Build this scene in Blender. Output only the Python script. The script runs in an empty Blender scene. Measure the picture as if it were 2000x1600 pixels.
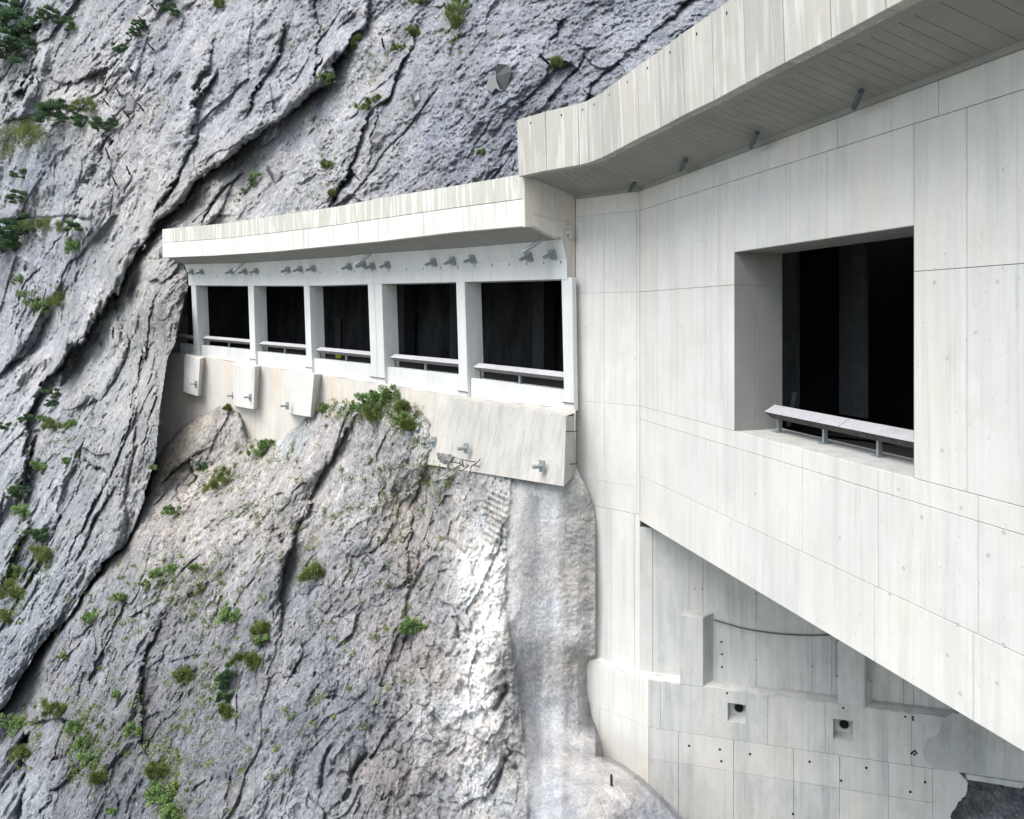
import bpy, math, random
import numpy as np
from mathutils import Vector

scene = bpy.context.scene
COL = scene.collection
rnd = random.Random(7)

# ------------------------------------------------------------------ camera, sky, sun, exposure
F = 1500.0                                   # focal length in photo pixels (photo 2000 x 1600)
HX, HY = 1000.0, 619.0                       # principal column, horizon row
cam = bpy.data.objects.new("camera", bpy.data.cameras.new("camera"))
COL.objects.link(cam)
cam.location = (0, 0, 0)
cam.rotation_euler = (math.radians(90), 0, 0)
cam.data.sensor_fit = 'HORIZONTAL'
cam.data.sensor_width = 36
cam.data.lens = 36 * F / 2000
cam.data.shift_y = -(800 - HY) / 2000
cam.data.clip_start = 0.1
cam.data.clip_end = 3000
scene.camera = cam

world = bpy.data.worlds.new("World")
scene.world = world
world.use_nodes = True
nt = world.node_tree
SUN_EL, SUN_AZ = math.radians(60), math.radians(228)   # azimuth clockwise from +Y
sky = nt.nodes.new('ShaderNodeTexSky')
sky.sky_type = 'NISHITA'
sky.sun_disc = False
sky.sun_elevation = SUN_EL
sky.sun_rotation = SUN_AZ
sky.air_density = 1.0
sky.dust_density = 4.0
sky.altitude = 900
bg = nt.nodes['Background']
bg.inputs['Strength'].default_value = 0.145
hsv = nt.nodes.new('ShaderNodeHueSaturation')
hsv.inputs['Saturation'].default_value = 0.5
nt.links.new(sky.outputs[0], hsv.inputs['Color'])
nt.links.new(hsv.outputs[0], bg.inputs[0])

sl = bpy.data.lights.new("sun", 'SUN')
sl.energy = 1.85
sl.angle = math.radians(48)
sl.color = (1.0, 0.955, 0.89)
sun = bpy.data.objects.new("sun", sl)
COL.objects.link(sun)
sd = Vector((math.sin(SUN_AZ) * math.cos(SUN_EL), math.cos(SUN_AZ) * math.cos(SUN_EL), math.sin(SUN_EL)))
sun.rotation_euler = sd.to_track_quat('Z', 'Y').to_euler()
sun.location = sd * 60

scene.view_settings.view_transform = 'Standard'
scene.view_settings.look = 'None'
scene.view_settings.exposure = 1.29
scene.view_settings.gamma = 1
scene.cycles.use_denoising = True
scene.cycles.use_adaptive_sampling = False
scene.cycles.sample_clamp_indirect = 4
scene.cycles.max_bounces = 6
scene.cycles.diffuse_bounces = 4

# ------------------------------------------------------------------ helpers
def R(px, py, Y):
    return np.array([(px - HX) / F * Y, Y, (HY - py) / F * Y])

def V3(*a):
    return np.array(a, float)

class MB:
    def __init__(s):
        s.v, s.f, s.m, s.sm = [], [], [], []
    def add(s, verts, faces, m=0, smooth=False):
        b = len(s.v)
        s.v += [tuple(map(float, p)) for p in verts]
        for f in faces:
            s.f.append([b + i for i in f]); s.m.append(m); s.sm.append(smooth)
    def quad(s, a, b, c, d, m=0):
        s.add([a, b, c, d], [(0, 1, 2, 3)], m)
    def hexa(s, a, b, m=0):
        """a, b: two quads of 4 points (front, back)"""
        s.add(list(a) + list(b), [(0, 1, 2, 3), (7, 6, 5, 4), (0, 4, 5, 1), (1, 5, 6, 2), (2, 6, 7, 3), (3, 7, 4, 0)], m)
    def prism(s, poly, vec, m=0):
        n = len(poly)
        vec = np.array(vec)
        P = [np.array(p) for p in poly]
        Q = [p + vec for p in P]
        s.add(P + Q, [tuple(range(n)), tuple(range(2 * n - 1, n - 1, -1))] +
              [(i, n + i, n + (i + 1) % n, (i + 1) % n) for i in range(n)], m)
    def tube(s, p, q, r, n=10, m=0, r2=None, cap=True):
        p, q = Vector(p), Vector(q)
        d = (q - p).normalized()
        u = d.orthogonal().normalized(); w = d.cross(u)
        r2 = r if r2 is None else r2
        vs = []
        for c, rr in ((p, r), (q, r2)):
            for i in range(n):
                a = 2 * math.pi * i / n
                vs.append(c + u * (rr * math.cos(a)) + w * (rr * math.sin(a)))
        fs = [(i, (i + 1) % n, n + (i + 1) % n, n + i) for i in range(n)]
        s.add(vs, fs, m, True)
        if cap:
            s.add(vs[:n], [tuple(range(n - 1, -1, -1))], m)
            s.add(vs[n:], [tuple(range(n))], m)
    def path(s, pts, r, n=6, m=0):
        for a, b in zip(pts[:-1], pts[1:]):
            s.tube(a, b, r, n, m)
    def build(s, name, mats, parent=None, bevel=0):
        me = bpy.data.meshes.new(name)
        me.from_pydata(s.v, [], s.f)
        if not isinstance(mats, (list, tuple)): mats = [mats]
        for x in mats: me.materials.append(x)
        me.polygons.foreach_set('material_index', s.m)
        me.polygons.foreach_set('use_smooth', s.sm)
        me.update()
        import bmesh
        bm = bmesh.new(); bm.from_mesh(me)
        bmesh.ops.recalc_face_normals(bm, faces=bm.faces)
        bm.to_mesh(me); bm.free()
        o = bpy.data.objects.new(name, me)
        COL.objects.link(o)
        if parent: o.parent = parent
        if bevel:
            b = o.modifiers.new('bevel', 'BEVEL'); b.width = bevel; b.segments = 1
            b.limit_method = 'ANGLE'; b.angle_limit = math.radians(40)
        return o

def tag(o, label=None, cat=None, group=None, kind=None):
    if label: o['label'] = label
    if cat: o['category'] = cat
    if group: o['group'] = group
    if kind: o['kind'] = kind
    return o

def thing(name, label, cat, group=None):
    o = bpy.data.objects.new(name, None)
    COL.objects.link(o)
    return tag(o, label, cat, group)

def lerp(a, b, t): return a + (b - a) * t

def pl(pts):
    """pixel polyline x->y"""
    xs = [p[0] for p in pts]; ys = [p[1] for p in pts]
    return lambda x: float(np.interp(x, xs, ys))

# ------------------------------------------------------------------ numpy noise
def _hash(ix, iy, iz, seed):
    h = (ix.astype(np.uint32) * np.uint32(374761393) + iy.astype(np.uint32) * np.uint32(668265263)
         + iz.astype(np.uint32) * np.uint32(2147483647 - 1013) + np.uint32(seed * 7919 + 17))
    h = (h ^ (h >> np.uint32(13))) * np.uint32(1274126177)
    h = (h ^ (h >> np.uint32(16))) * np.uint32(2246822519)
    return h ^ (h >> np.uint32(13))

def vnoise(P, seed=0):
    """value noise, -1..1, P (n,3)"""
    fl = np.floor(P); fr = (P - fl).astype(np.float32); I = fl.astype(np.int64)
    w = fr * fr * fr * (fr * (fr * 6 - 15) + 10)
    out = np.zeros(len(P), np.float32)
    for dx in (0, 1):
        wx = w[:, 0] if dx else 1 - w[:, 0]
        for dy in (0, 1):
            wy = w[:, 1] if dy else 1 - w[:, 1]
            for dz in (0, 1):
                wz = w[:, 2] if dz else 1 - w[:, 2]
                h = _hash(I[:, 0] + dx, I[:, 1] + dy, I[:, 2] + dz, seed)
                out += wx * wy * wz * ((h & np.uint32(65535)).astype(np.float32) / 32767.5 - 1)
    return out

def fbm(P, oct=4, seed=0, gain=0.5):
    out = np.zeros(len(P), np.float32); a = 1.0; s = 0
    for i in range(oct):
        out += a * vnoise(P * (2.03 ** i) + 17.3 * i, seed + i); s += a; a *= gain
    return out / s

def ridged(P, oct=4, seed=0, gain=0.55):
    out = np.zeros(len(P), np.float32); a = 1.0; s = 0
    for i in range(oct):
        out += a * (1 - 2.2 * np.abs(vnoise(P * (2.07 ** i) + 9.1 * i, seed + i))); s += a; a *= gain
    return out / s

def facets(P, seed=0):
    """cells of randomly tilted planes: angular broken rock. returns (height, edge distance)"""
    fl = np.floor(P); I = fl.astype(np.int64)
    best = np.full(len(P), 9e9, np.float32); second = best.copy(); val = np.zeros(len(P), np.float32)
    for dx in (-1, 0, 1):
        for dy in (-1, 0, 1):
            for dz in (-1, 0, 1):
                h = _hash(I[:, 0] + dx, I[:, 1] + dy, I[:, 2] + dz, seed)
                r = lambda k: ((h >> np.uint32(k)) & np.uint32(255)).astype(np.float32) / 255
                c = np.stack([fl[:, 0] + dx + r(0), fl[:, 1] + dy + r(8), fl[:, 2] + dz + r(16)], 1)
                d = (P - c).astype(np.float32); q = (d * d).sum(1)
                g = h * np.uint32(2654435761)
                t = lambda k: ((g >> np.uint32(k)) & np.uint32(255)).astype(np.float32) / 127.5 - 1
                hv = t(24) * 0.6 + d[:, 0] * t(0) + d[:, 1] * t(8) * .5 + d[:, 2] * t(16)
                m = q < best
                second = np.where(m, best, np.minimum(second, q))
                val = np.where(m, hv, val); best = np.where(m, q, best)
    return val, np.sqrt(second) - np.sqrt(best)

# ------------------------------------------------------------------ materials
def new_mat(name):
    m = bpy.data.materials.new(name); m.use_nodes = True
    t = m.node_tree; t.nodes.clear()
    out = t.nodes.new('ShaderNodeOutputMaterial'); b = t.nodes.new('ShaderNodeBsdfPrincipled')
    t.links.new(b.outputs[0], out.inputs[0])
    b.inputs['Roughness'].default_value = 0.85
    b.inputs['Specular IOR Level'].default_value = 0.25
    return m, t, b

def nd(t, typ, **kw):
    n = t.nodes.new(typ)
    for k, v in kw.items():
        if hasattr(n, k): setattr(n, k, v)
        else: n.inputs[k].default_value = v
    return n

def noise_fac(t, scale, mapping=(1, 1, 1), detail=6, rough=.6, lo=.35, hi=.65, geo=None, rot=(0, 0, 0)):
    tc = nd(t, 'ShaderNodeTexCoord')
    mp = nd(t, 'ShaderNodeMapping'); mp.inputs['Scale'].default_value = mapping; mp.inputs['Rotation'].default_value = rot
    t.links.new(tc.outputs['Object'], mp.inputs[0])
    n = nd(t, 'ShaderNodeTexNoise'); n.inputs['Scale'].default_value = scale
    n.inputs['Detail'].default_value = detail; n.inputs['Roughness'].default_value = rough
    t.links.new(mp.outputs[0], n.inputs['Vector'])
    r = nd(t, 'ShaderNodeMapRange'); r.inputs['From Min'].default_value = lo; r.inputs['From Max'].default_value = hi
    t.links.new(n.outputs[0], r.inputs[0])
    return r.outputs[0], n.outputs[0]

def mixc(t, fac, a, b, mode='MIX', amount=None):
    m = nd(t, 'ShaderNodeMix', data_type='RGBA', blend_type=mode)
    for i, x in ((6, a), (7, b)):
        if isinstance(x, tuple): m.inputs[i].default_value = (*x, 1)
        else: t.links.new(x, m.inputs[i])
    if amount is not None:
        mu = nd(t, 'ShaderNodeMath', operation='MULTIPLY'); mu.inputs[1].default_value = amount
        t.links.new(fac, mu.inputs[0]); fac = mu.outputs[0]
    if isinstance(fac, (int, float)): m.inputs[0].default_value = fac
    else: t.links.new(fac, m.inputs[0])
    return m.outputs[2]

def bump(t, b, h, strength=.3, dist=.02, prev=None):
    n = nd(t, 'ShaderNodeBump'); n.inputs['Strength'].default_value = strength; n.inputs['Distance'].default_value = dist
    t.links.new(h, n.inputs['Height'])
    if prev is not None: t.links.new(prev, n.inputs['Normal'])
    t.links.new(n.outputs[0], b.inputs['Normal'])
    return n.outputs[0]

def concrete(name, base, dark, streak=.5, warm=.3, speck=.4, lime=0.0, warmc=(.62, .55, .45), boards=False, grime=0.0, objrand=0.0):
    m, t, b = new_mat(name)
    blotch, raw = noise_fac(t, .45, (1, 1, .7), 5, .6, .35, .7)
    c = mixc(t, blotch, base, tuple(x * .88 for x in base))
    bl2, _ = noise_fac(t, 1.3, (1, 1, .8), 8, .7, .47, .62)
    c = mixc(t, bl2, c, tuple(x * y for x, y in zip(base, (.86, .86, .84))), amount=.6)
    dr, _ = noise_fac(t, 5.0, (1, 1, .035), 5, .7, .60, .68)
    c = mixc(t, dr, c, tuple(x * .8 for x in dark), amount=streak * .55)
    st, _ = noise_fac(t, 3.0, (1, 1, .06), 6, .65, .48, .75)
    c = mixc(t, st, c, dark, amount=streak)
    st2, _ = noise_fac(t, 11.0, (1, 1, .03), 4, .6, .52, .8)
    c = mixc(t, st2, c, dark, amount=streak * .6)
    wm, _ = noise_fac(t, .9, (1, 1, .25), 4, .6, .5, .8)
    c = mixc(t, wm, c, warmc, amount=warm)
    if lime:
        l, _ = noise_fac(t, 6.0, (1, 1, .05), 5, .6, .52, .62)
        c = mixc(t, l, c, (.78, .78, .76), amount=lime)
    if grime:
        g, _ = noise_fac(t, 1.4, (1, 1, .5), 6, .7, .5, .8)
        c = mixc(t, g, c, tuple(x * .55 for x in dark), amount=grime)
    if objrand:
        oi = nd(t, 'ShaderNodeObjectInfo'); hs = nd(t, 'ShaderNodeMapRange'); hs.inputs['To Min'].default_value = 1 - objrand; hs.inputs['To Max'].default_value = 1 + objrand
        t.links.new(oi.outputs['Random'], hs.inputs[0])
        vm = nd(t, 'ShaderNodeVectorMath', operation='SCALE'); t.links.new(c, vm.inputs[0]); t.links.new(hs.outputs[0], vm.inputs['Scale']); c = vm.outputs[0]
    sp, spr = noise_fac(t, 60, (1, 1, 1), 3, .7, .63, .75)
    c = mixc(t, sp, c, tuple(x * .5 for x in dark), amount=speck)
    pv, _ = noise_fac(t, 16, (1, 1, 1), 2, .5, .70, .76)
    c = mixc(t, pv, c, tuple(x * .55 for x in dark), amount=speck)
    t.links.new(c, b.inputs['Base Color'])
    n1 = bump(t, b, spr, .15, .01)
    _, r2 = noise_fac(t, 2.2, (1, 1, .5), 4, .5)
    bump(t, b, r2, .25, .03, n1)
    b.inputs['Roughness'].default_value = .8
    return m

def simple(name, col, rough=.6, metal=0, var=.25, scale=8, mapping=(1, 1, 1)):
    m, t, b = new_mat(name)
    f, raw = noise_fac(t, scale, mapping, 5, .65, .35, .7)
    c = mixc(t, f, col, tuple(x * (1 - var) for x in col))
    t.links.new(c, b.inputs['Base Color']); b.inputs['Roughness'].default_value = rough
    b.inputs['Metallic'].default_value = metal
    bump(t, b, raw, .2, .01)
    return m

M = {}
M['wall'] = concrete('pale_concrete', (.58, .575, .545), (.38, .40, .39), .6, .4, .6, warmc=(.60, .55, .46))
M['wall_b'] = concrete('pale_concrete_warm', (.578, .576, .55), (.385, .40, .388), .6, .4, .5, warmc=(.60, .54, .44))
M['wall_c'] = concrete('pale_concrete_cool', (.565, .565, .542), (.37, .39, .39), .7, .3, .7, warmc=(.58, .54, .46))
M['lower_b'] = concrete('grey_concrete_light', (.52, .525, .505), (.28, .30, .30), .55, .35, .6, grime=.3)
M['lower_c'] = concrete('grey_concrete_dark', (.475, .49, .48), (.23, .255, .26), .7, .2, .8, grime=.5)
M['ring'] = simple('grout_plug', (.43, .445, .44), .9)
M['lower'] = concrete('grey_concrete', (.50, .51, .495), (.25, .275, .28), .65, .25, .7, grime=.4)
M['white'] = concrete('gallery_concrete', (.56, .575, .57), (.38, .40, .40), .5, .15, .3)
M['fascia'] = concrete('weathered_fascia_concrete', (.41, .405, .37), (.32, .32, .285), .4, .25, .3, lime=.26, objrand=.09)
M['fascia_low'] = concrete('stained_fascia_concrete', (.62, .62, .59), (.36, .37, .31), .75, .1, .2, lime=.5)
M['fascia_top'] = concrete('algae_fascia_concrete', (.47, .48, .42), (.33, .35, .29), .5, .1, .2, lime=.75)
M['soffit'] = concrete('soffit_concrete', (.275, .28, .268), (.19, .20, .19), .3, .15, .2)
M['found'] = concrete('foundation_concrete', (.54, .52, .48), (.36, .35, .32), .7, .9, .5, warmc=(.56, .44, .31))
M['dark'] = simple('unlit_rock', (.045, .050, .054), .95, 0, .85, .9, (1, 1, .35))  # near-black: the darkness inside the gallery is put into this colour
M['black'] = simple('unlit_lining', (.010, .010, .011), .95, 0, .5, .9)  # almost black, the unlit interior is put into the colour
M['darkpil'] = simple('unlit_concrete', (.05, .055, .06), .9, 0, .3, 2)  # concrete inside the galleries, their lack of light put into its colour
M['innerpil'] = simple('inner_pillar_concrete', (.20, .22, .24), .9, 0, .3, 2)
M['pipe'] = simple('dark_pipe', (.09, .11, .115), .5, .3, .3, 10)
M['asphalt'] = simple('asphalt', (.035, .035, .037), .9)
M['steel'] = simple('galvanised_steel', (.34, .38, .39), .45, .5, .35, 20)
M['rust'] = simple('rusty_steel', (.07, .05, .045), .8, .2, .5, 30)
M['rod'] = simple('dark_steel_rod', (.035, .035, .04), .6, .3, .4, 30)
M['hole'] = simple('dark_hole', (.008, .008, .008), .9)  # shade inside holes and pipe mouths, put into the colour of flat discs
M['rail_under'] = simple('weathered_plank_pale', (.24, .235, .24), .85, 0, .5, 6)
M['rail'] = concrete('rail_timber_grey', (.43, .43, .45), (.27, .26, .27), .5, .05, .4)
M['plank'] = simple('weathered_plank', (.10, .09, .085), .85, 0, .65, 6)
M['joint'] = simple('joint_filler', (.27, .26, .24), .9)
M['yellow'] = simple('yellow_green_reflector', (.22, .26, .02), .5, 0, .4, 12)
M['patch'] = concrete('patched_concrete', (.39, .405, .395), (.21, .235, .24), .6, .1, .6, grime=.6)
M['blockc'] = concrete('buttress_concrete', (.56, .56, .54), (.38, .38, .37), .55, .3, .4)
M['sprayed'] = concrete('sprayed_concrete', (.40, .395, .375), (.26, .26, .25), .85, .4, .7, grime=.3)

def leaf_mat(name, c1, c2):
    m, t, b = new_mat(name)
    a = nd(t, 'ShaderNodeAttribute'); a.attribute_name = 'shade'
    c = mixc(t, a.outputs['Fac'], c1, c2)
    t.links.new(c, b.inputs['Base Color'])
    b.inputs['Roughness'].default_value = .7
    tr = nd(t, 'ShaderNodeBsdfTranslucent'); t.links.new(c, tr.inputs[0])
    mx = nd(t, 'ShaderNodeMixShader'); mx.inputs[0].default_value = .25
    t.links.new(b.outputs[0], mx.inputs[1]); t.links.new(tr.outputs[0], mx.inputs[2])
    out = [n for n in t.nodes if n.type == 'OUTPUT_MATERIAL'][0]
    t.links.new(mx.outputs[0], out.inputs[0])
    return m
M['pine'] = leaf_mat('pine_needles', (.05, .10, .05), (.14, .23, .10))
M['leaf'] = leaf_mat('green_leaves', (.08, .15, .05), (.27, .38, .14))
M['grass'] = leaf_mat('grass_blades', (.09, .14, .04), (.28, .32, .11))
M['wood'] = simple('twig_bark', (.10, .085, .07), .9)

# ------------------------------------------------------------------ rock material (uses stored surface colour with some shade painted in + procedural detail)
def rock_mat(name, ang):
    m, t, b = new_mat(name)
    rot = (0, math.radians(ang), 0)
    a = nd(t, 'ShaderNodeAttribute'); a.attribute_name = 'rockcol'
    sm = nd(t, 'ShaderNodeAttribute'); sm.attribute_name = 'smoothness'
    inv = nd(t, 'ShaderNodeMath', operation='SUBTRACT'); inv.inputs[0].default_value = 1
    t.links.new(sm.outputs['Fac'], inv.inputs[1])
    def mul(x, y):
        k = nd(t, 'ShaderNodeMath', operation='MULTIPLY'); t.links.new(x, k.inputs[0])
        if isinstance(y, float): k.inputs[1].default_value = y
        else: t.links.new(y, k.inputs[1])
        return k.outputs[0]
    def vein(x, w):
        """thin band where the noise crosses one half"""
        s1 = nd(t, 'ShaderNodeMath', operation='SUBTRACT'); s1.inputs[1].default_value = .5; t.links.new(x, s1.inputs[0])
        s2 = nd(t, 'ShaderNodeMath', operation='ABSOLUTE'); t.links.new(s1.outputs[0], s2.inputs[0])
        s3 = nd(t, 'ShaderNodeMapRange'); s3.inputs['From Min'].default_value = 0; s3.inputs['From Max'].default_value = w
        s3.inputs['To Min'].default_value = 1; s3.inputs['To Max'].default_value = 0
        t.links.new(s2.outputs[0], s3.inputs[0]); return s3.outputs[0]
    f1, r1 = noise_fac(t, .8, (1, 1, .5), 9, .7, .42, .66, rot=rot)
    c = mixc(t, f1, a.outputs['Color'], (.60, .635, .68), 'MULTIPLY')
    f2, r2 = noise_fac(t, 2.6, (1.4, 1, .6), 9, .75, .46, .64, rot=rot)          # dark lichen mottling
    c = mixc(t, mul(f2, inv.outputs[0]), c, (.42, .45, .47), 'MULTIPLY', .85)
    f3, r3 = noise_fac(t, 3.1, (1, 1, .5), 9, .78, .53, .66, rot=(0, math.radians(ang + 35), 0))   # pale fresh rock
    c = mixc(t, mul(f3, inv.outputs[0]), c, (.56, .55, .54), amount=.7)
    _, r5 = noise_fac(t, 1.7, (2.2, 1, .6), 9, .72, rot=(0, math.radians(ang + 70), 0))
    c = mixc(t, mul(vein(r5, .012), inv.outputs[0]), c, (.60, .59, .58), amount=.7)
    _, r6 = noise_fac(t, 1.1, (1.3, 1, .6), 9, .68, rot=rot)
    vd = vein(r6, .010)
    c = mixc(t, mul(vd, inv.outputs[0]), c, (.10, .105, .11), amount=.75)
    f4, r4 = noise_fac(t, 13, (1, 1, .7), 6, .8, .36, .64, rot=rot)
    c = mixc(t, f4, c, (.52, .54, .56), 'MULTIPLY', .8)
    f8, r8 = noise_fac(t, 5.5, (1.5, 1, .7), 7, .85, .40, .60, rot=(0, math.radians(ang + 20), 0))
    c = mixc(t, mul(f8, inv.outputs[0]), c, (.42, .44, .46), 'MULTIPLY', .75)
    f9, r9 = noise_fac(t, 7.5, (1, 1, .6), 6, .85, .57, .66, rot=(0, math.radians(ang - 25), 0))
    c = mixc(t, mul(f9, inv.outputs[0]), c, (.70, .70, .69), amount=.75)
    f10, r10 = noise_fac(t, 26, (1, 1, .8), 4, .8, .40, .62)
    c = mixc(t, f10, c, (.60, .60, .61), 'MULTIPLY', .6)
    f11, r11 = noise_fac(t, .28, (1, 1, .6), 6, .7, .52, .66)
    c = mixc(t, mul(f11, inv.outputs[0]), c, (.64, .68, .73), 'MULTIPLY', .6)
    f7, r7 = noise_fac(t, .55, (1, 1, .8), 6, .7, .55, .72)
    c = mixc(t, mul(f7, inv.outputs[0]), c, (1.12, .97, .88), 'MULTIPLY', .7)
    t.links.new(c, b.inputs['Base Color'])
    b.inputs['Roughness'].default_value = .92
    b.inputs['Specular IOR Level'].default_value = .15
    st = nd(t, 'ShaderNodeMapRange'); st.inputs['To Min'].default_value = 1.0; st.inputs['To Max'].default_value = .35
    t.links.new(sm.outputs['Fac'], st.inputs[0])
    n1 = nd(t, 'ShaderNodeBump'); n1.inputs['Distance'].default_value = .16
    t.links.new(st.outputs[0], n1.inputs['Strength']); t.links.new(r2, n1.inputs['Height'])
    n2 = nd(t, 'ShaderNodeBump'); n2.inputs['Distance'].default_value = .06
    n2.inputs['Strength'].default_value = .9; t.links.new(r4, n2.inputs['Height']); t.links.new(n1.outputs[0], n2.inputs['Normal'])
    n3 = nd(t, 'ShaderNodeBump'); n3.inputs['Distance'].default_value = .10
    t.links.new(st.outputs[0], n3.inputs['Strength']); t.links.new(r8, n3.inputs['Height']); t.links.new(n2.outputs[0], n3.inputs['Normal'])
    t.links.new(n3.outputs[0], b.inputs['Normal'])
    return m
M['rock'] = rock_mat('limestone_rock', -28)

# ------------------------------------------------------------------ plan geometry
class Line:
    """vertical wall over a plan line; s metres from p towards q; off = metres behind the face"""
    def __init__(s, p, d, n):
        s.p = np.array(p, float); s.d = np.array(d, float) / np.linalg.norm(d); s.n = np.array(n, float) / np.linalg.norm(n)
    def s_at(s, px, off=0.0):
        k = (px - HX) / F
        o = s.p + s.n * off
        # (o.x + d.x t) = k (o.y + d.y t)
        return (k * o[1] - o[0]) / (s.d[0] - k * s.d[1])
    def P(s, t, z, off=0.0):
        q = s.p + s.d * t + s.n * off
        return np.array([q[0], q[1], z])
    def at(s, px, py, off=0.0):
        q = s.P(s.s_at(px, off), 0, off)
        q[2] = (HY - py) / F * q[1]
        return q

CA = V3(4.2, 25.22)                 # corner between wall A and B
CB = V3(2.23, 26.95)                # corner between B and the far gallery
dA = V3(411.0, -F)                  # towards the camera (right)
WA = Line(CA, dA, (F, 411.0))       # normal pointing inside (right/back)
dB = CB - CA
WB = Line(CA, dB, (-dB[1], dB[0]) if -dB[1] > 0 else (dB[1], -dB[0]))
WB.n = np.array([0.66, 0.752])
WC = Line(CA, (1, -.285), (.274, .9617))
CD = V3(4.40, 24.70)
WD = Line(CD, (1, -.285), (.274, .9617))
WDL = Line(CD, dB, (0.66, 0.752))

tone_rnd = random.Random(21)
def panel_wall(mb, W, rects, gap=.010, depth=.03, m=0, jm=1, ch=.006):
    """rects: (s0,s1,z0,z1) – chamfered formwork panels standing 'depth' proud of a darker backing"""
    for (s0, s1, z0, z1) in rects:
        if s1 < s0: s0, s1 = s1, s0
        if z1 < z0: z0, z1 = z1, z0
        g = gap / 2; m = tone_rnd.choice((0, 0, 2, 3))
        a = [W.P(s0 + g + ch, z0 + g + ch), W.P(s1 - g - ch, z0 + g + ch), W.P(s1 - g - ch, z1 - g - ch), W.P(s0 + g + ch, z1 - g - ch)]
        b = [W.P(s0 + g, z0 + g, ch), W.P(s1 - g, z0 + g, ch), W.P(s1 - g, z1 - g, ch), W.P(s0 + g, z1 - g, ch)]
        c = [W.P(s0 + g, z0 + g, depth), W.P(s1 - g, z0 + g, depth), W.P(s1 - g, z1 - g, depth), W.P(s0 + g, z1 - g, depth)]
        mb.add(a + b + c, [(0, 1, 2, 3)] + [(i, 4 + i, 4 + (i + 1) % 4, (i + 1) % 4) for i in range(4)] +
               [(4 + i, 8 + i, 8 + (i + 1) % 4, 4 + (i + 1) % 4) for i in range(4)], m)

def wbox(mb, W, s0, s1, z0, z1, o0, o1, m=0):
    mb.hexa([W.P(s0, z0, o0), W.P(s1, z0, o0), W.P(s1, z1, o0), W.P(s0, z1, o0)],
            [W.P(s0, z0, o1), W.P(s1, z0, o1), W.P(s1, z1, o1), W.P(s0, z1, o1)], m)

def spots(mb, W, pts, r=.03, m=1, ring=False):
    """tie holes: shallow dark discs set in the face"""
    for px, py in pts:
        c = W.at(px, py, -.002)
        n = 10
        ux = np.array([W.d[0], W.d[1], 0])
        vs = [c + ux * (r * math.cos(2 * math.pi * i / n)) + np.array([0, 0, r * math.sin(2 * math.pi * i / n)]) for i in range(n)]
        mb.add(vs, [tuple(range(n))], m)

# ------------------------------------------------------------------ NEAR GALLERY (right)
Z_TOP, Z_J1, Z_J2, Z_WT, Z_WB, Z_J3, Z_J4, Z_BOT = 4.22, 3.50, .82, 1.66, -2.93, -3.36, -5.22, -6.69
SEND = 33.0
tg = thing('concrete_gallery', 'tall pale concrete gallery with one big square opening and overhanging roof, on the right', 'gallery')

def sa(px): return WA.s_at(px)
def sb(px): return WB.s_at(px)
mb = MB()
rects = []
def row(xs, z0, z1, end=True):
    s = [sa(x) for x in xs]
    s[0] = .004
    if end: s.append(SEND)
    for a, b in zip(s[:-1], s[1:]): rects.append((a, b, z0, z1))
row([1252, 1320, 1398, 1500, 1636, 1833, 2150], Z_J1, Z_TOP)
row([1252, 1283, 1324, 1362, 1403, 1434], Z_J2, Z_J1, False)
for a, b in ((1434, 1543), (1543, 1615), (1615, 1785)):
    rects.append((sa(a), sa(b), Z_WT, Z_J1))
for a, b in ((1785, 1888), (1888, 2040)):
    rects.append((sa(a), sa(b), Z_J2, Z_J1)); rects.append((sa(a), sa(b), Z_WB, Z_J2))
rects.append((sa(2040), SEND, Z_J2, Z_J1)); rects.append((sa(2040), SEND, Z_WB, Z_J2))
rects.append((.004, sa(1283), Z_WB, Z_J2)); rects.append((sa(1283), sa(1362), Z_WB, Z_J2)); rects.append((sa(1362), sa(1434), Z_WB, Z_J2))
row([1252, 1434, 1567, 1715, 1910, 2150], Z_J3, Z_WB)
row([1252, 1328, 1434, 1567, 1715, 1910, 2150], Z_J4, Z_J3)
row([1252, 1328, 1425, 1556, 1708, 1900, 2150], Z_BOT, Z_J4)
panel_wall(mb, WA, rects)
# little tie holes and grout marks
tie = [(1600, 668), (1330, 640), (1825, 552), (1948, 550), (1755, 956), (1877, 992), (1960, 1040), (1475, 965), (1640, 1050), (1765, 1110), (1850, 700), (1905, 650), (1840, 880), (1800, 1010), (1930, 1085), (1960, 1260), (1738, 1160), (1870, 1220), (1948, 1335), (1850, 1280), (1875, 1355), (1370, 470), (1480, 640)]
spots(mb, WA, [t for t in tie if not (1434 < t[0] < 1785 and 440 < t[1] < 935)], .04, 1)
tgw = mb.build('wall_face', [M['wall'], M['ring'], M['wall_b'], M['wall_c']], tg)
mb = MB()
sw0, sw1 = sa(1434), sa(1785)
TH = 1.40
wbox(mb, WA, .0, sw0 - .002, Z_BOT + .006, Z_TOP, .03, TH)
wbox(mb, WA, sw1 + .002, SEND, Z_BOT + .006, Z_TOP, .03, TH)
wbox(mb, WA, sw0 - .002, sw1 + .002, Z_WT + .004, Z_TOP, .03, TH)
wbox(mb, WA, sw0 - .002, sw1 + .002, Z_BOT + .006, Z_WB - .004, .03, TH)
mb.build('wall_core', M['joint'], tg)
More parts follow.
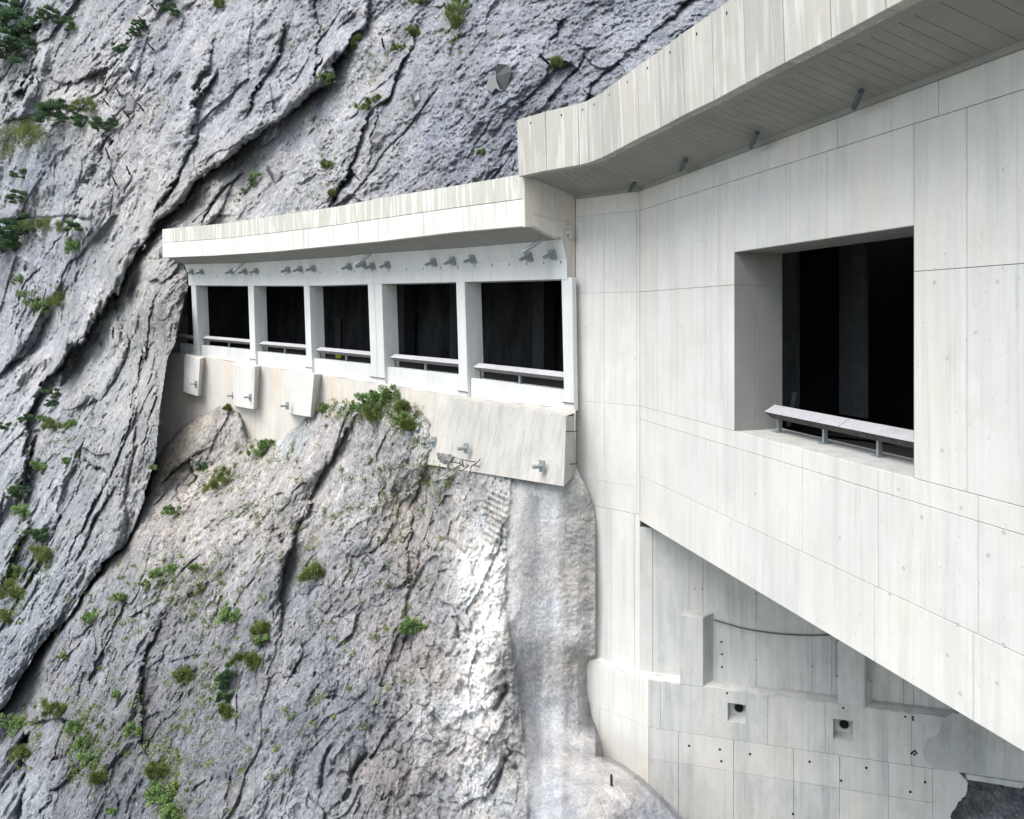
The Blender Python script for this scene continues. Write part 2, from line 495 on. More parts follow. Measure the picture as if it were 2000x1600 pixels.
# window reveal linings (real faces of the opening)
mb = MB()
wbox(mb, WA, sw0 - .006, sw0 + .006, Z_J2 + .006, Z_WT - .006, .004, TH + .01)
wbox(mb, WA, sw0 - .006, sw0 + .006, Z_WB + .01, Z_J2 - .006, .004, .62)
wbox(mb, WA, sw0 - .006, sw0 + .004, Z_WB + .01, Z_J2 - .006, .626, .74)
wbox(mb, WA, sw0 - .006, sw0 + .006, Z_WB + .01, Z_J2 - .006, .746, TH + .01)
wbox(mb, WA, sw1 - .006, sw1 + .006, Z_WB + .01, Z_WT - .006, .004, TH + .01)
wbox(mb, WA, sw0 + .006, sw1 - .006, Z_WT - .006, Z_WT + .006, .004, TH + .01)
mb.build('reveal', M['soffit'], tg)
mb = MB()
ns = 60
rr = random.Random(3)
prev = None
ss = [lerp(sw0 + .006, sw1 - .006, i / ns) for i in range(ns + 1)]
fr = [WA.P(s_, Z_WB + .002 + rr.uniform(-.006, .004), .004 + rr.uniform(0, .012)) for s_ in ss]
bk = [WA.P(s_, Z_WB + .012, TH + .02) for s_ in ss]
fl = [WA.P(s_, Z_WB - .05, .004) for s_ in ss]
for i in range(ns):
    mb.quad(fr[i], fr[i + 1], bk[i + 1], bk[i]); mb.quad(fl[i], fl[i + 1], fr[i + 1], fr[i])
mb.build('sill', M['lower'], tg)

# wall B above the abutment
Z_L = -11.66
SB = np.linalg.norm(dB)
ab = thing('abutment_wall', 'grey concrete retaining wall with a ledge under the sloping beam, lower right', 'retaining wall')
mb = MB(); rects = []
b1 = sb(1180)
for a, b, z0, z1 in ((.004, SB, Z_J1, Z_TOP), (.004, .12, Z_J2, Z_J1), (.12, b1, Z_J2, Z_J1), (b1, SB, Z_J2, Z_J1),
                     (.12, b1, Z_WB, Z_J2), (.004, .12, Z_WB, Z_J2), (b1, SB, Z_WB, Z_J2),
                     (.004, .12, -6.5, Z_WB), (.12, b1, -5.6, Z_WB), (b1, SB, -5.6, Z_WB), (.12, b1, -6.5, -5.6), (b1, SB + .0, -6.5, -5.6)):
    rects.append((a, b, z0, z1))
panel_wall(mb, WB, rects, .005)
spots(mb, WB, [(1184, 537), (1145, 640), (1138, 430), (1140, 444), (1240, 700)], .035, 1)
mb.build('corner_wall_face', [M['wall'], M['ring'], M['wall_b'], M['wall_c']], tg)
mb = MB()
wbox(mb, WB, 0, SB, -6.5, Z_TOP, .03, .5)
mb.build('corner_wall_core', M['joint'], tg)

# abutment: upper face (B plane continued + C plane), ledge, front face D
mb = MB(); rects = []
for a, b in ((-.003, .20), (.20, b1 * .8), (b1 * .8, SB + 1.2)):
    rects.append((a, b, Z_L, -6.504))
panel_wall(mb, WB, rects, .008)
mb.build('side_face', [M['wall'], M['hole'], M['wall_b'], M['wall_c']], ab)
mb = MB()
rc = []
sc = lambda px: WC.s_at(px)
xs = [-.003, sc(1275), sc(1373), sc(1477), sc(1586), sc(1625), sc(1765), sc(1785), sc(1860), sc(2000), sc(2300)]
for a, b in zip(xs[:-1], xs[1:]): rc.append((a, b, Z_L, -6.9))
panel_wall(mb, WC, rc, .010)
spots(mb, WC, [(1409, 1254), (1410, 1278), (1410, 1303)], .035, 1)
spots(mb, WC, [(1357, 1150), (1477, 1160), (1372, 1151), (1477, 1289), (1586, 1302)], .022, 1)
mb.build('upper_face', [M['lower'], M['hole'], M['lower_b'], M['lower_c']], ab)
mb = MB()
wbox(mb, WB, 0, SB + 1.2, Z_L - 1, -6.51, .03, .6)
wbox(mb, WC, 0, sc(2300), Z_L - 1, -6.9, .03, .8)
mb.build('core', M['joint'], ab)

# ledge (slightly worn top)
mb = MB()
def strip_top(mb, W0, W1, sA, sB_, z, n=50, m=0):
    rr = random.Random(5)
    for i in range(n):
        a, b = lerp(sA, sB_, i / n), lerp(sA, sB_, (i + 1) / n)
        yield a, b
outer = [WDL.P(t, Z_L) for t in np.linspace(3.6, 0.02, 20)] + [WD.P(t, Z_L) for t in np.linspace(0, 20, 90)]
inner = []
for p in outer:
    inner.append(p + np.array([.30, .62, .0]))
rr = random.Random(11)
for i in range(len(outer)):
    outer[i] = outer[i] + np.array([rr.uniform(-.012, .012), rr.uniform(0, .02), rr.uniform(-.03, .0)])
mid = [lerp(outer[i], inner[i], .35) + np.array([0, 0, .05 + rr.uniform(-.012, .012)]) for i in range(len(outer))]
inner = [p + np.array([0, 0, .06]) for p in inner]
low = [p + np.array([0, .0, -.05]) for p in outer]
for i in range(len(outer) - 1):
    mb.add([outer[i], outer[i + 1], mid[i + 1], mid[i]], [(0, 1, 2, 3)], 0, True)
    mb.add([mid[i], mid[i + 1], inner[i + 1], inner[i]], [(0, 1, 2, 3)], 0, True)
    mb.quad(low[i], low[i + 1], outer[i + 1], outer[i])
mb.build('ledge', M['lower'], ab)

# front face D with two anchor recesses
Z_DJ, Z_DB = -13.21, -17.5
mb = MB()
sdx = lambda px: WD.s_at(px)
def zd(px, py): return WD.at(px, py)[2]
holes = [(sdx(1421), sdx(1457), zd(1440, 1412), zd(1440, 1375)), (sdx(1627), sdx(1666), zd(1646, 1446), zd(1646, 1406))]
cells_x = [.0, sdx(1290), holes[0][0], holes[0][1], sdx(1500), sdx(1612), holes[1][0], holes[1][1], sdx(1690), sdx(1780), sdx(1930), 22.0]
for i, (a, b) in enumerate(zip(cells_x[:-1], cells_x[1:])):
    h = [q for q in holes if abs(q[0] - a) < 1e-6]
    if h:
        h = h[0]
        wbox(mb, WD, a, b, Z_DJ + .01, h[2], 0, .4); wbox(mb, WD, a, b, h[3], Z_L - .05, 0, .4)
    else:
        wbox(mb, WD, a, b - (.009 if i in (0, 3, 4, 8) else 0), Z_DJ + .01, Z_L - .05, 0, .4, (0, 0, 0, 3, 2, 0, 0, 0, 0, 3, 3)[i])
spots(mb, WD, [(1420, 1354), (1647, 1383), (1768, 1400), (1783, 1401), (1783, 1406), (1911, 1418), (1783, 1469), (1787, 1467), (1790, 1471), (1786, 1474), (1780, 1472)], .035, 1)
mb.build('front_face', [M['lower'], M['hole'], M['lower_b'], M['lower_c']], ab)
mb = MB()
wbox(mb, WDL, .009, 3.6, Z_DJ + .01, Z_L - .05, 0, .4)
panel_wall(mb, WDL, [(.01, 1.9, -14.9, Z_DJ), (1.9, 3.6, -14.9, Z_DJ), (.01, 3.6, Z_DB, -14.9)], .006)
mb.build('side_front_face', [M['wall'], M['hole'], M['wall_b'], M['wall_c']], ab)
mb = MB()
low_x = [(0, sdx(1325)), (sdx(1325), sdx(1433)), (sdx(1433), sdx(1550)), (sdx(1550), sdx(1640)), (sdx(1640), sdx(1735)), (sdx(1735), sdx(1822))]
panel_wall(mb, WD, [(a, b, Z_DJ - 1.0, Z_DJ) for a, b in low_x] + [(a, b, Z_DB, Z_DJ - 1.0) for a, b in low_x], .010)
# broken right-hand end, ragged outline
edge = [(1822, 1502), (1845, 1503), (1868, 1507), (1880, 1516), (1890, 1528), (1889, 1542), (1883, 1556), (1872, 1566), (1866, 1578), (1858, 1590), (1856, 1606), (1846, 1640), (1850, 1700), (1822, 1700)]
def ragg(pts, amp, n=5, seed=1):
    q = random.Random(seed); out = []
    for (xa, ya), (xb, yb) in zip(pts, pts[1:] + pts[:1]):
        for k in range(n): out.append((lerp(xa, xb, k / n) + q.uniform(-amp, amp) * (k > 0), lerp(ya, yb, k / n) + q.uniform(-amp, amp) * (k > 0)))
    return out
P = [WD.at(max(x, 1822), y) for x, y in ragg(edge[:-1], 1.6, 5, 3)[:-5]] + [WD.at(*edge[-1])]
mb.prism(P, np.array([.1, .35, 0]))
spots(mb, WD, [(1346, 1457), (1406, 1464), (1409, 1487), (1465, 1473), (1581, 1488), (1692, 1500), (1643, 1525), (1778, 1547), (1807, 1528), (1549, 1590)], .04, 1)
mb.build('lower_face', [M['lower'], M['hole'], M['lower_b'], M['lower_c']], ab)
mb = MB()
wbox(mb, WD, 0, sdx(1822), Z_DB, Z_L - .06, .06, .6)
wbox(mb, WD, sdx(1822), 22, Z_DJ + .02, Z_L - .06, .41, .6)
wbox(mb, WDL, 0, 3.6, Z_DB, Z_L - .06, .06, .5)
for h in holes: pass
mb2 = MB()
# remove core in front of recesses by building it as pieces instead
mb = MB()
xs = [0, holes[0][0], holes[0][1], holes[1][0], holes[1][1], sdx(1822)]
for i, (a, b) in enumerate(zip(xs[:-1], xs[1:])):
    if i in (1, 3):
        h = holes[i // 2]
        wbox(mb, WD, a, b, Z_DB, h[2] - .02, .04, .6)
    else:
        wbox(mb, WD, a, b, Z_DB, Z_L - .06, .405 if i != 0 else .405, .6)
        wbox(mb, WD, a, b, Z_DB, Z_DJ - .0, .04, .40)
wbox(mb, WD, sdx(1822), 22, Z_DJ + .02, Z_L - .06, .41, .6)
wbox(mb, WDL, 0, 3.6, Z_DB, Z_DJ, .035, .5)
mb.build('front_core', M['joint'], ab)
# footing under the far end of the abutment
mb = MB()
n = 26
for k in range(n):
    a, b = lerp(sdx(1888), 21, k / n), lerp(sdx(1888), 21, (k + 1) / n)
    d0, d1 = rr.uniform(-.05, .05), rr.uniform(-.05, .05)
    wbox(mb, WD, a, b + .02, Z_DJ - .14 + d0 * .4, Z_DJ + .01, -.06 + d1 * .3, .6, 1)
mb.build('footing', [M['lower'], M['lower_c']], ab)
for (h, pc) in ((holes[0], (1445, 1392)), (holes[1], (1652.5, 1424))):
    rec = MB()
    a0 = [WD.P(h[0], h[2], .002), WD.P(h[1], h[2], .002), WD.P(h[1], h[3], .002), WD.P(h[0], h[3], .002)]
    sk = np.array([.16, .30, 0])
    b0 = [p + sk for p in (WD.P(h[0] + .02, h[2] + .10), WD.P(h[1] - .02, h[2] + .10), WD.P(h[1] - .02, h[3] - .07), WD.P(h[0] + .02, h[3] - .07))]
    rec.add(a0 + b0, [(0, 1, 5, 4), (1, 2, 6, 5), (2, 3, 7, 6), (3, 0, 4, 7), (4, 5, 6, 7)])
    ro = rec.build('anchor_recess', M['lower'], ab)
    c = (b0[0] + b0[1] + b0[2] + b0[3]) / 4
    c = c + V3(0, 0, .02)
    s2 = MB(); wn = V3(.274, .9617, 0); s2.tube(c + wn * .1, c - wn * .03, .165, 24, 0); s2.tube(c - wn * .032, c - wn * .036, .135, 24, 1)
    s2.build('pipe_sleeve', [M['soffit'], M['hole']], ro)

# buttress posts on the ledge
def ledge_post(x0, x1, xb, ytop, label):
    mb = MB()
    zt = WD.at(x0, ytop)[2]
    f = [WD.at(x0, 1300, -.006), WD.at(x1, 1300, -.006)]
    b = [WC.P(WC.s_at(x0 + 14), 0, .1), WC.P(WC.s_at(xb), 0, .02)]
    q0 = [np.array([p[0], p[1], Z_L - .02]) for p in (f[0], f[1], b[1], b[0])]
    q1 = [np.array([p[0], p[1], zt]) for p in (f[0], f[1], b[1], b[0])]
    mb.hexa(q0, q1)
    o = mb.build('buttress_post', M['lower'], ab, .012)
    o['label'] = label
    return zt
ledge_post(1328, 1373, 1394, 1201, 'full height concrete post on the ledge at the left end of the chain')
ledge_post(1636, 1689, 1705, 1251, 'concrete post at the right end of the chain, its top hidden behind the sloping beam')
for x, y0, y1 in ((1632, 1253, 1322), (1697.5, 1240, 1331)):
    mb = MB()
    a, b = WD.at(x, y0, .12), WD.at(x, y1, .12)
    mb.tube(a, b, .022, 8); mb.tube(a, a + np.array([.12, .05, .0]), .022, 8); mb.tube(b, b + np.array([.12, .05, 0]), .022, 8)
    mb.build('conduit', M['steel'], ab)
# rough patched area
mb = MB()
pp = [(1838, 1425), (1830, 1436), (1812, 1444), (1806, 1455), (1803, 1470), (1806, 1482), (1812, 1492), (1822, 1499), (1870, 1507), (1928, 1515), (1932, 1400), (1860, 1392), (1842, 1405)]
def ragg(pts, amp, n=5, seed=1):
    q = random.Random(seed); out = []
    for (xa, ya), (xb, yb) in zip(pts, pts[1:] + pts[:1]):
        for k in range(n): out.append((lerp(xa, xb, k / n) + q.uniform(-amp, amp) * (k > 0), lerp(ya, yb, k / n) + q.uniform(-amp, amp) * (k > 0)))
    return out
P = [WD.at(x, y, -.004) for x, y in ragg(pp, 2.2, 7)]
mb.prism(P, (.002, .006, 0))
mb.build('patch', M['patch'], ab)

# deck slab under the near gallery (its underside bridges to the abutment) and road surface
mb = MB()
a0, a1 = WA.P(0.05, 0, TH - .2), WA.P(SEND, 0, TH - .2)
c1 = np.array([34., 14., 0]); c0 = WC.P(.3, 0, .5)
poly = [np.array([p[0], p[1], -6.4]) for p in (a0, a1, np.array([34, -5., 0]), c1, c0)]
mb.prism(poly, (0, 0, .9))
mb.build('deck_slab', M['lower'], tg)
mb = MB()
poly = [np.array([p[0], p[1], -3.35]) for p in (a0, a1, np.array([34, -5., 0]), c1, c0)]
mb.prism(poly, (0, 0, -.15))
tag(mb.build('road', M['asphalt']), kind='structure')
# interior: back wall, ceiling, pillars
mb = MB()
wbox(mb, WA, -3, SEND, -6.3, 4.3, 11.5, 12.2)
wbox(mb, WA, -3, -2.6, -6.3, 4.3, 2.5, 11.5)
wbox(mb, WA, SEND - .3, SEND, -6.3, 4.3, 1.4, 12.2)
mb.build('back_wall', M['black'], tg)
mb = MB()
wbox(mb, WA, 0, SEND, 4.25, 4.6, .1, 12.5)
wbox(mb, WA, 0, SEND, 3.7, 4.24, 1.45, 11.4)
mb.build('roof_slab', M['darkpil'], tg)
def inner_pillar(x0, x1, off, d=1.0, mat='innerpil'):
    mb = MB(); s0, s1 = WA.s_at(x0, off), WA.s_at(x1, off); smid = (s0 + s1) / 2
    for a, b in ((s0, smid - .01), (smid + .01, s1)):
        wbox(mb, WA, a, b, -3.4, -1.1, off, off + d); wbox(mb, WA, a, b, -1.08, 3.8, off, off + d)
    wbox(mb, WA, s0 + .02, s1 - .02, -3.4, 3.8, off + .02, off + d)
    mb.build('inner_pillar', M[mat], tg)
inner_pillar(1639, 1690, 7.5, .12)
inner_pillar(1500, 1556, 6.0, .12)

# ---- canopy of the near gallery
ZF = 4.70
ftop = [(1009, 235.6), (1065.6, 221), (1126.4, 208), (1145.6, 200), (1175.8, 182), (1209.6, 160), (1247.6, 133.6), (1286.6, 102), (1335.4, 66), (1390.6, 29.6)]
fbot = [(1012, 345), (1067.6, 333.3), (1131.6, 322.4), (1149.8, 318), (1178.4, 306.8), (1211, 289.6), (1249, 269.4), (1290, 249.6), (1338, 223.6), (1394.7, 196.6), (1457, 162.8), (1532, 123.2), (1623, 76.4), (1729.6, 19.2)]
FBp = []
for x, y in fbot:
    Y = ZF * F / (HY - y)
    FBp.append(np.array([(x - HX) / F * Y, Y, ZF]))
d_last = np.array([411., -F, 0]) / math.hypot(411, F)
q = FBp[-1].copy()
for k in range(5):
    q = q + d_last * 2.0; FBp.append(q.copy())
def outn(i):
    a = FBp[max(0, i - 1)]; b = FBp[min(len(FBp) - 1, i + 1)]
    d = (b - a); d /= np.linalg.norm(d)
    return np.array([d[1], -d[0], 0])          # pointing outwards (away from the wall)
HFA = ZF * .399
for i in range(len(FBp) - 1):
    mb = MB()
    a, b = FBp[i], FBp[i + 1]
    d = (b - a); d /= np.linalg.norm(d); g = .012
    a2, b2 = a + d * g, b - d * g
    no = np.array([d[1], -d[0], 0])
    if no[0] > 0: no = -no
    up = np.array([0, 0, HFA]) + no * .07
    th = -no * .28
    mb.hexa([a2, b2, b2 + up, a2 + up], [a2 + th, b2 + th, b2 + up + th, a2 + up + th])
    # flat dark disc near the top: shade of a lifting hole put into colour
    c = (a2 + b2) / 2 + up * .88 + no * .004
    n = 8
    vs = [c + d * (.03 * math.cos(2 * math.pi * k / n)) + np.array([0, 0, .04 * math.sin(2 * math.pi * k / n)]) for k in range(n)]
    mb.add(vs, [tuple(range(n))], 1)
    mb.build('fascia_panel', [M['fascia'], M['hole']], tg, .008)
# inner wall line for the soffit
def inner_pt(i):
    p = FBp[i]
    if i == 0: return np.array([CB[0], CB[1], Z_TOP])
    if i == 1: return np.array([lerp(CB[0], CA[0], .25), lerp(CB[1], CA[1], .25), Z_TOP])
    if i == 2: return np.array([lerp(CB[0], CA[0], .7), lerp(CB[1], CA[1], .7), Z_TOP])
    if i == 3: return np.array([CA[0], CA[1], Z_TOP])
    # nearest along wall A
    t = np.dot(p[:2] - CA, WA.d)
    return WA.P(max(t, .3 * (i - 3)), Z_TOP)
mb = MB(); lip = MB(); seal = MB()
IN = [inner_pt(i) for i in range(len(FBp))]
no_ = []
OUTL = []
for i, p in enumerate(FBp):
    v = IN[i] - p; v[2] = 0; v /= np.linalg.norm(v)
    OUTL.append(p + v * .26 + np.array([0, 0, .02]))
L2 = [p + (IN[i] - p) * .12 + np.array([0, 0, -.01]) for i, p in enumerate(OUTL)]
for i in range(len(FBp) - 1):
    lip.hexa([OUTL[i], OUTL[i + 1], L2[i + 1], L2[i]], [p + np.array([0, 0, .3]) for p in (OUTL[i], OUTL[i + 1], L2[i + 1], L2[i])])
    nsub = 4
    for k in range(nsub):
        t0, t1 = k / nsub, (k + 1) / nsub
        a, b = lerp(L2[i], L2[i + 1], t0), lerp(L2[i], L2[i + 1], t1)
        c, d = lerp(IN[i], IN[i + 1], t1), lerp(IN[i], IN[i + 1], t0)
        g = .007
        dd = (b - a) / np.linalg.norm(b - a) * g
        up = np.array([0, 0, .02])
        mb.hexa([a + dd + up * 2, b - dd + up * 2, c - dd * .7, d + dd * .7], [p + np.array([0, 0, .05]) for p in (a + dd + up * 2, b - dd + up * 2, c - dd * .7, d + dd * .7)])
    a, b = IN[i], IN[i + 1]
    seal.hexa([a + V3(-.05, -.03, -.10), b + V3(-.05, -.03, -.10), b + V3(-.05, -.03, .02), a + V3(-.05, -.03, .02)],
              [a + V3(.1, .1, -.10), b + V3(.1, .1, -.10), b + V3(.1, .1, .02), a + V3(.1, .1, .02)])
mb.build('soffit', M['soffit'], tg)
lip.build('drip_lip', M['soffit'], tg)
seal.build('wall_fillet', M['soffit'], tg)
mb = MB()
for i in range(len(FBp) - 1):
    a, b, c, d = OUTL[i], OUTL[i + 1], IN[i + 1], IN[i]
    lo = [a + V3(0, 0, .1), b + V3(0, 0, .1), c + V3(.3, .3, .07), d + V3(.3, .3, .07)]
    hi = [p.copy() for p in lo]
    for p in hi: p[2] = 5.6
    mb.hexa(lo, hi)
# roof back to the rock
base = [np.array([p[0], p[1], 4.35]) for p in IN]
for i in range(len(base) - 1):
    a, b = base[i], base[i + 1]
    e = V3(9, 7, 0)
    mb.hexa([a, b, b + e, a + e], [p + V3(0, 0, 1.2) for p in (a, b, b + e, a + e)])
mb.build('canopy_slab', M['soffit'], tg)
for (x0, y0, x1, y1) in ((1230, 373, 1241, 355), (1329, 333, 1340, 313), (1466, 287.6, 1479, 260), (1668, 210.6, 1682, 178)):
    mb = MB()
    # pipe end hangs below the soffit just outside the wall
    lowp = (WB if x0 < 1250 else WA).at(x0, y0, -.30)
    top = (WB if x0 < 1250 else WA).at(x1, y1, -.62)
    mb.tube(lowp, top, .055, 12); mb.tube(lowp - (top - lowp) * .01, lowp - (top - lowp) * .012, .045, 12, 1)
    mb.build('drain_pipe', [M['pipe'], M['hole']], tg)

# ------------------------------------------------------------------ FAR GALLERY (left): curved plan
gp = np.array([(1.87, 26.9), (-1.66, 31.2), (-5.95, 36.6), (-11.3, 42.5), (-16, 47.0), (-20.4, 50.6)])
GC = np.polyfit(gp[:, 0], gp[:, 1], 2)
def G(X, off):
    Y = np.polyval(GC, X); dy = 2 * GC[0] * X + GC[1]
    n = np.array([-abs(dy), -1.0]) / math.hypot(dy, 1)      # outwards (left, towards the camera)
    return np.array([X, Y]) + n * off
def Gx(px, off):
    k = (px - HX) / F
    lo, hi = -60.0, 20.0
    for _ in range(60):
        m_ = (lo + hi) / 2
        p = G(m_, off)
        if p[0] / p[1] > k: hi = m_
        else: lo = m_
    return (lo + hi) / 2
def L(px, py, off=0.0):
    p = G(Gx(px, off), off)
    return np.array([p[0], p[1], (HY - py) / F * p[1]])
def Ln(px):
    X = Gx(px, 0); a = G(X, 0); b = G(X, 1)
    return np.array([b[0] - a[0], b[1] - a[1], 0])

fg = thing('colonnade_gallery', 'long curved concrete rockfall gallery with six pillars and dark openings, clinging to the cliff', 'gallery')
FT = [(317, 448), (444, 436), (510, 425.6), (657, 404), (740, 387.5), (886, 363.5), (1022.6, 340)]
FB = [(318, 503), (420, 499), (540, 491), (660, 479), (740, 471.5), (886, 453.5), (1024, 441.5)]
SH = [(360, 516.5), (480, 514), (675, 502), (700, 497.5), (916, 483.5), (1060, 471.5), (1098, 467)]
LT = [(368, 537.5), (720, 525), (1107, 506)]
LB = [(368, 557.5), (500, 558), (620, 558), (720, 555), (892, 551), (1108, 545)]
def lineP(pts, off, t, dy=0, dz=0):
    x = lerp(pts[0][0], pts[-1][0], t)
    p = L(x, pl(pts)(x) + dy, off)
    p[2] += dz
    return p
NT = 72
T = [i / NT for i in range(NT + 1)]
def loft(mb, rows, m=0, close=False, mt=None):
    for i in range(len(rows[0]) - 1):
        for j in range(len(rows) - 1):
            mb.quad(rows[j][i], rows[j][i + 1], rows[j + 1][i + 1], rows[j + 1][i], (mt[j] if mt else m))
        if close: mb.quad(rows[-1][i], rows[-1][i + 1], rows[0][i + 1], rows[0][i], m)
    if close:
        for e in (0, -1):
            mb.add([r[e] for r in rows], [tuple(range(len(rows)))], m)
def Zof(p, z):
    q = p.copy(); q[2] = z; return q
# fascia: upper weathered strip and lower stained strip divided by a construction joint
ft = [lineP(FT, 1.75, t) for t in T]; fb = [lineP(FB, 1.70, t) for t in T]
fm = [lerp(a, b, .475) for a, b in zip(ft, fb)]
def inset(rows, d):
    out = []
    for t, p in zip(T, rows):
        n = Ln(lerp(318, 1024, t)); out.append(p - n * d)
    return out
mb = MB()
g = V3(0, 0, .012)
a = [p + g for p in fm]
loft(mb, [a, ft, inset(ft, .35), inset(a, .35)], close=True)
mb.build('fascia_upper', M['fascia_top'], fg)
mb = MB()
b_ = [p - g for p in fm]
cuts = [0] + sorted(rnd.sample(range(2, NT - 1), 17)) + [NT]
for i0, i1 in zip(cuts[:-1], cuts[1:]):
    seg = lambda r: [r[k] for k in range(i0, i1 + 1)]
    A, B = seg(b_), seg(fb)
    sh = (A[1] - A[0]); sh = sh / np.linalg.norm(sh) * .012
    A = [A[0] + sh] + A[1:-1] + [A[-1] - sh]; B = [B[0] + sh] + B[1:-1] + [B[-1] - sh]
    loft(mb, [B, A, seg(inset(b_, .35)), seg(inset(fb, .35))], close=True)
mb.build('fascia_lower', M['fascia_low'], fg)
mb = MB()
loft(mb, [inset(fb, .02), inset(fb, .3), inset(ft, .3), inset(ft, .02)][1:3])
mb.build('fascia_core', M['joint'], fg)
sh_ = [lineP(SH, .22, t) for t in T]
lt = [lineP(LT, .0, t) for t in T]; lb = [lineP(LB, .0, t) for t in T]
fi = [lineP([(322, 504.5), (420, 500.5), (540, 492.5), (660, 481), (740, 473), (886, 455), (1041.6, 442.5)], 1.36, t) for t in T]
mb = MB()
i35 = inset(fb, .335)
i35 = [Zof(p, p[2] - .004) for p in i35]
for i in range(NT):
    g_ = .004
    dd = (fi[i + 1] - fi[i]); dd = dd / np.linalg.norm(dd) * g_
    de = (sh_[i + 1] - sh_[i]); de = de / np.linalg.norm(de) * g_
    if i % 6 == 0:
        mb.quad(i35[i] + dd, i35[i + 1], sh_[i + 1], sh_[i] + de)
    else: mb.quad(i35[i], i35[i + 1], sh_[i + 1], sh_[i])
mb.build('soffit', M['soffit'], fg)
mb = MB()
loft(mb, [lt, sh_]); loft(mb, [sh_, [Zof(p, p[2] + .2) for p in sh_]])
ho = mb.build('haunch', M['white'], fg)
mb = MB()
ltb = [lineP(LT, .006, t, 0, -.01) for t in T]; lbb = [lineP(LB, .006, t) for t in T]
bi = [Zof(lineP(LB, -.75, t), lb[i][2]) for i, t in enumerate(T)]
ti = [Zof(p, lt[i][2] + .5) for i, p in enumerate(bi)]
loft(mb, [lbb, ltb, [Zof(p, p[2] + .3) for p in inset(ltb, .3)], ti, bi], close=True)
# small weep pipes below the haunch line
for t in np.linspace(.03, .985, 22):
    p = lineP(LT, .01, t, 3)
    mb.tube(p, p + V3(-.02, -.03, -.09), .012, 6, 1)
mb.build('lintel', [M['white'], M['rust']], fg)
# end return wall between far gallery and near gallery, profile in the return plane
mb = MB()
RP = Line(CB, (-.848, -.53), (.53, -.848))     # s grows outwards
def rp(px, py, off=0): return RP.at(px, py, off)
prof = [(1123.5, 548), (1106, 546), (1106, 506), (1097, 467), (1085, 465), (1041.6, 443), (1026, 443), (1024, 341), (1056, 341.5), (1123.5, 379.5)]
P = [rp(x, y) for x, y in prof]
mb.prism(P, (-.1, .16, 0))
mb.build('end_wall', M['found'], fg)
mb = MB()
for pr in ([(1043, 421), (1121, 439), (1121, 466), (1086, 464), (1043, 442)], [(1043, 376), (1121, 383), (1121, 436.5), (1043, 418)]):
    P = [rp(x, y, .012) for x, y in pr]
    mb.prism(P, (-.01, .02, 0))
mb.build('end_wall_panel', M['found'], fg)
mb = MB()
c = rp(1112, 456, .05)
for k in range(14):
    a = rr.uniform(0, 6.28); r_ = rr.uniform(0, .16)
    p = c + V3(-.848 * r_ * math.cos(a), -.53 * r_ * math.cos(a), r_ * math.sin(a) * 1.3)
    mb.tube(p, p + V3(.05, -.07, .02), .07, 6)
mb.build('concrete_blister', M['found'], fg)

# pillars: front faces given by their outlines
LBf = pl(LB)
PB = [(330, 688), (390, 693.5), (499.5, 711.5), (612, 728), (754, 749), (917.5, 776), (1120, 797)]
PBf = pl(PB)
cols = [((373, 382), (379, 388)), ((484, 495), (489.5, 499.5)), ((593, 604), (599, 609.6)), ((718, 745), (725.5, 752)), ((890.5, 907), (897, 914)), ((1096, 1117), (1102, 1121))]
for (tx, bx) in cols:
    mb = MB()
    split = [(0, 1)] if tx[0] != 718 else [(0, .47), (.49, 1)]
    for s0, s1 in split:
        xa, xb, xc, xd = lerp(*tx, s0), lerp(*tx, s1), lerp(*bx, s1), lerp(*bx, s0)
        f = [L(xa, LBf(xa) - 3, -.01), L(xb, LBf(xb) - 3, -.01), L(xc, PBf(xc) + 6, -.01), L(xd, PBf(xd) + 6, -.01)]
        n = Ln((xa + xb) / 2) * (.86 if tx[0] < 1000 else .2)
        mb.hexa(f, [p - n for p in f])
    mb.build('pillar', M['white'], fg, .015)
    if tx[0] > 400:
        mb = MB(); p0 = L(bx[0] - 3 if tx[0] != 718 else 722, PBf(bx[0]) - 9, .03); p1 = L(bx[1] - .5, PBf(bx[1]) - 9, .03)
        mb.tube(p0, p1, .018, 6)
        mb.build('grounding_wire', M['rust'], fg)
# parapets per bay
PT = [((352, 670), (378, 674.5)), ((393, 674), (489, 683.7)), ((503, 686.5), (598.5, 696)), ((613, 700), (725, 712.5)), ((756.5, 716.7), (896.8, 732.8)), ((920, 738.6), (1102, 762.8))]
for (x0, y0), (x1, y1) in PT:
    mb = MB()
    n = 6
    for k in range(n):
        xa, xb = lerp(x0, x1, k / n), lerp(x0, x1, (k + 1) / n)
        ya, yb = lerp(y0, y1, k / n), lerp(y0, y1, (k + 1) / n)
        f = [L(xa, ya, -.16), L(xb, yb, -.16), L(xb, PBf(xb) + 4, -.16), L(xa, PBf(xa) + 4, -.16)]
        nn = Ln((xa + xb) / 2) * .45
        mb.hexa(f, [p - nn for p in f])
    mb.build('parapet', M['white'], fg)
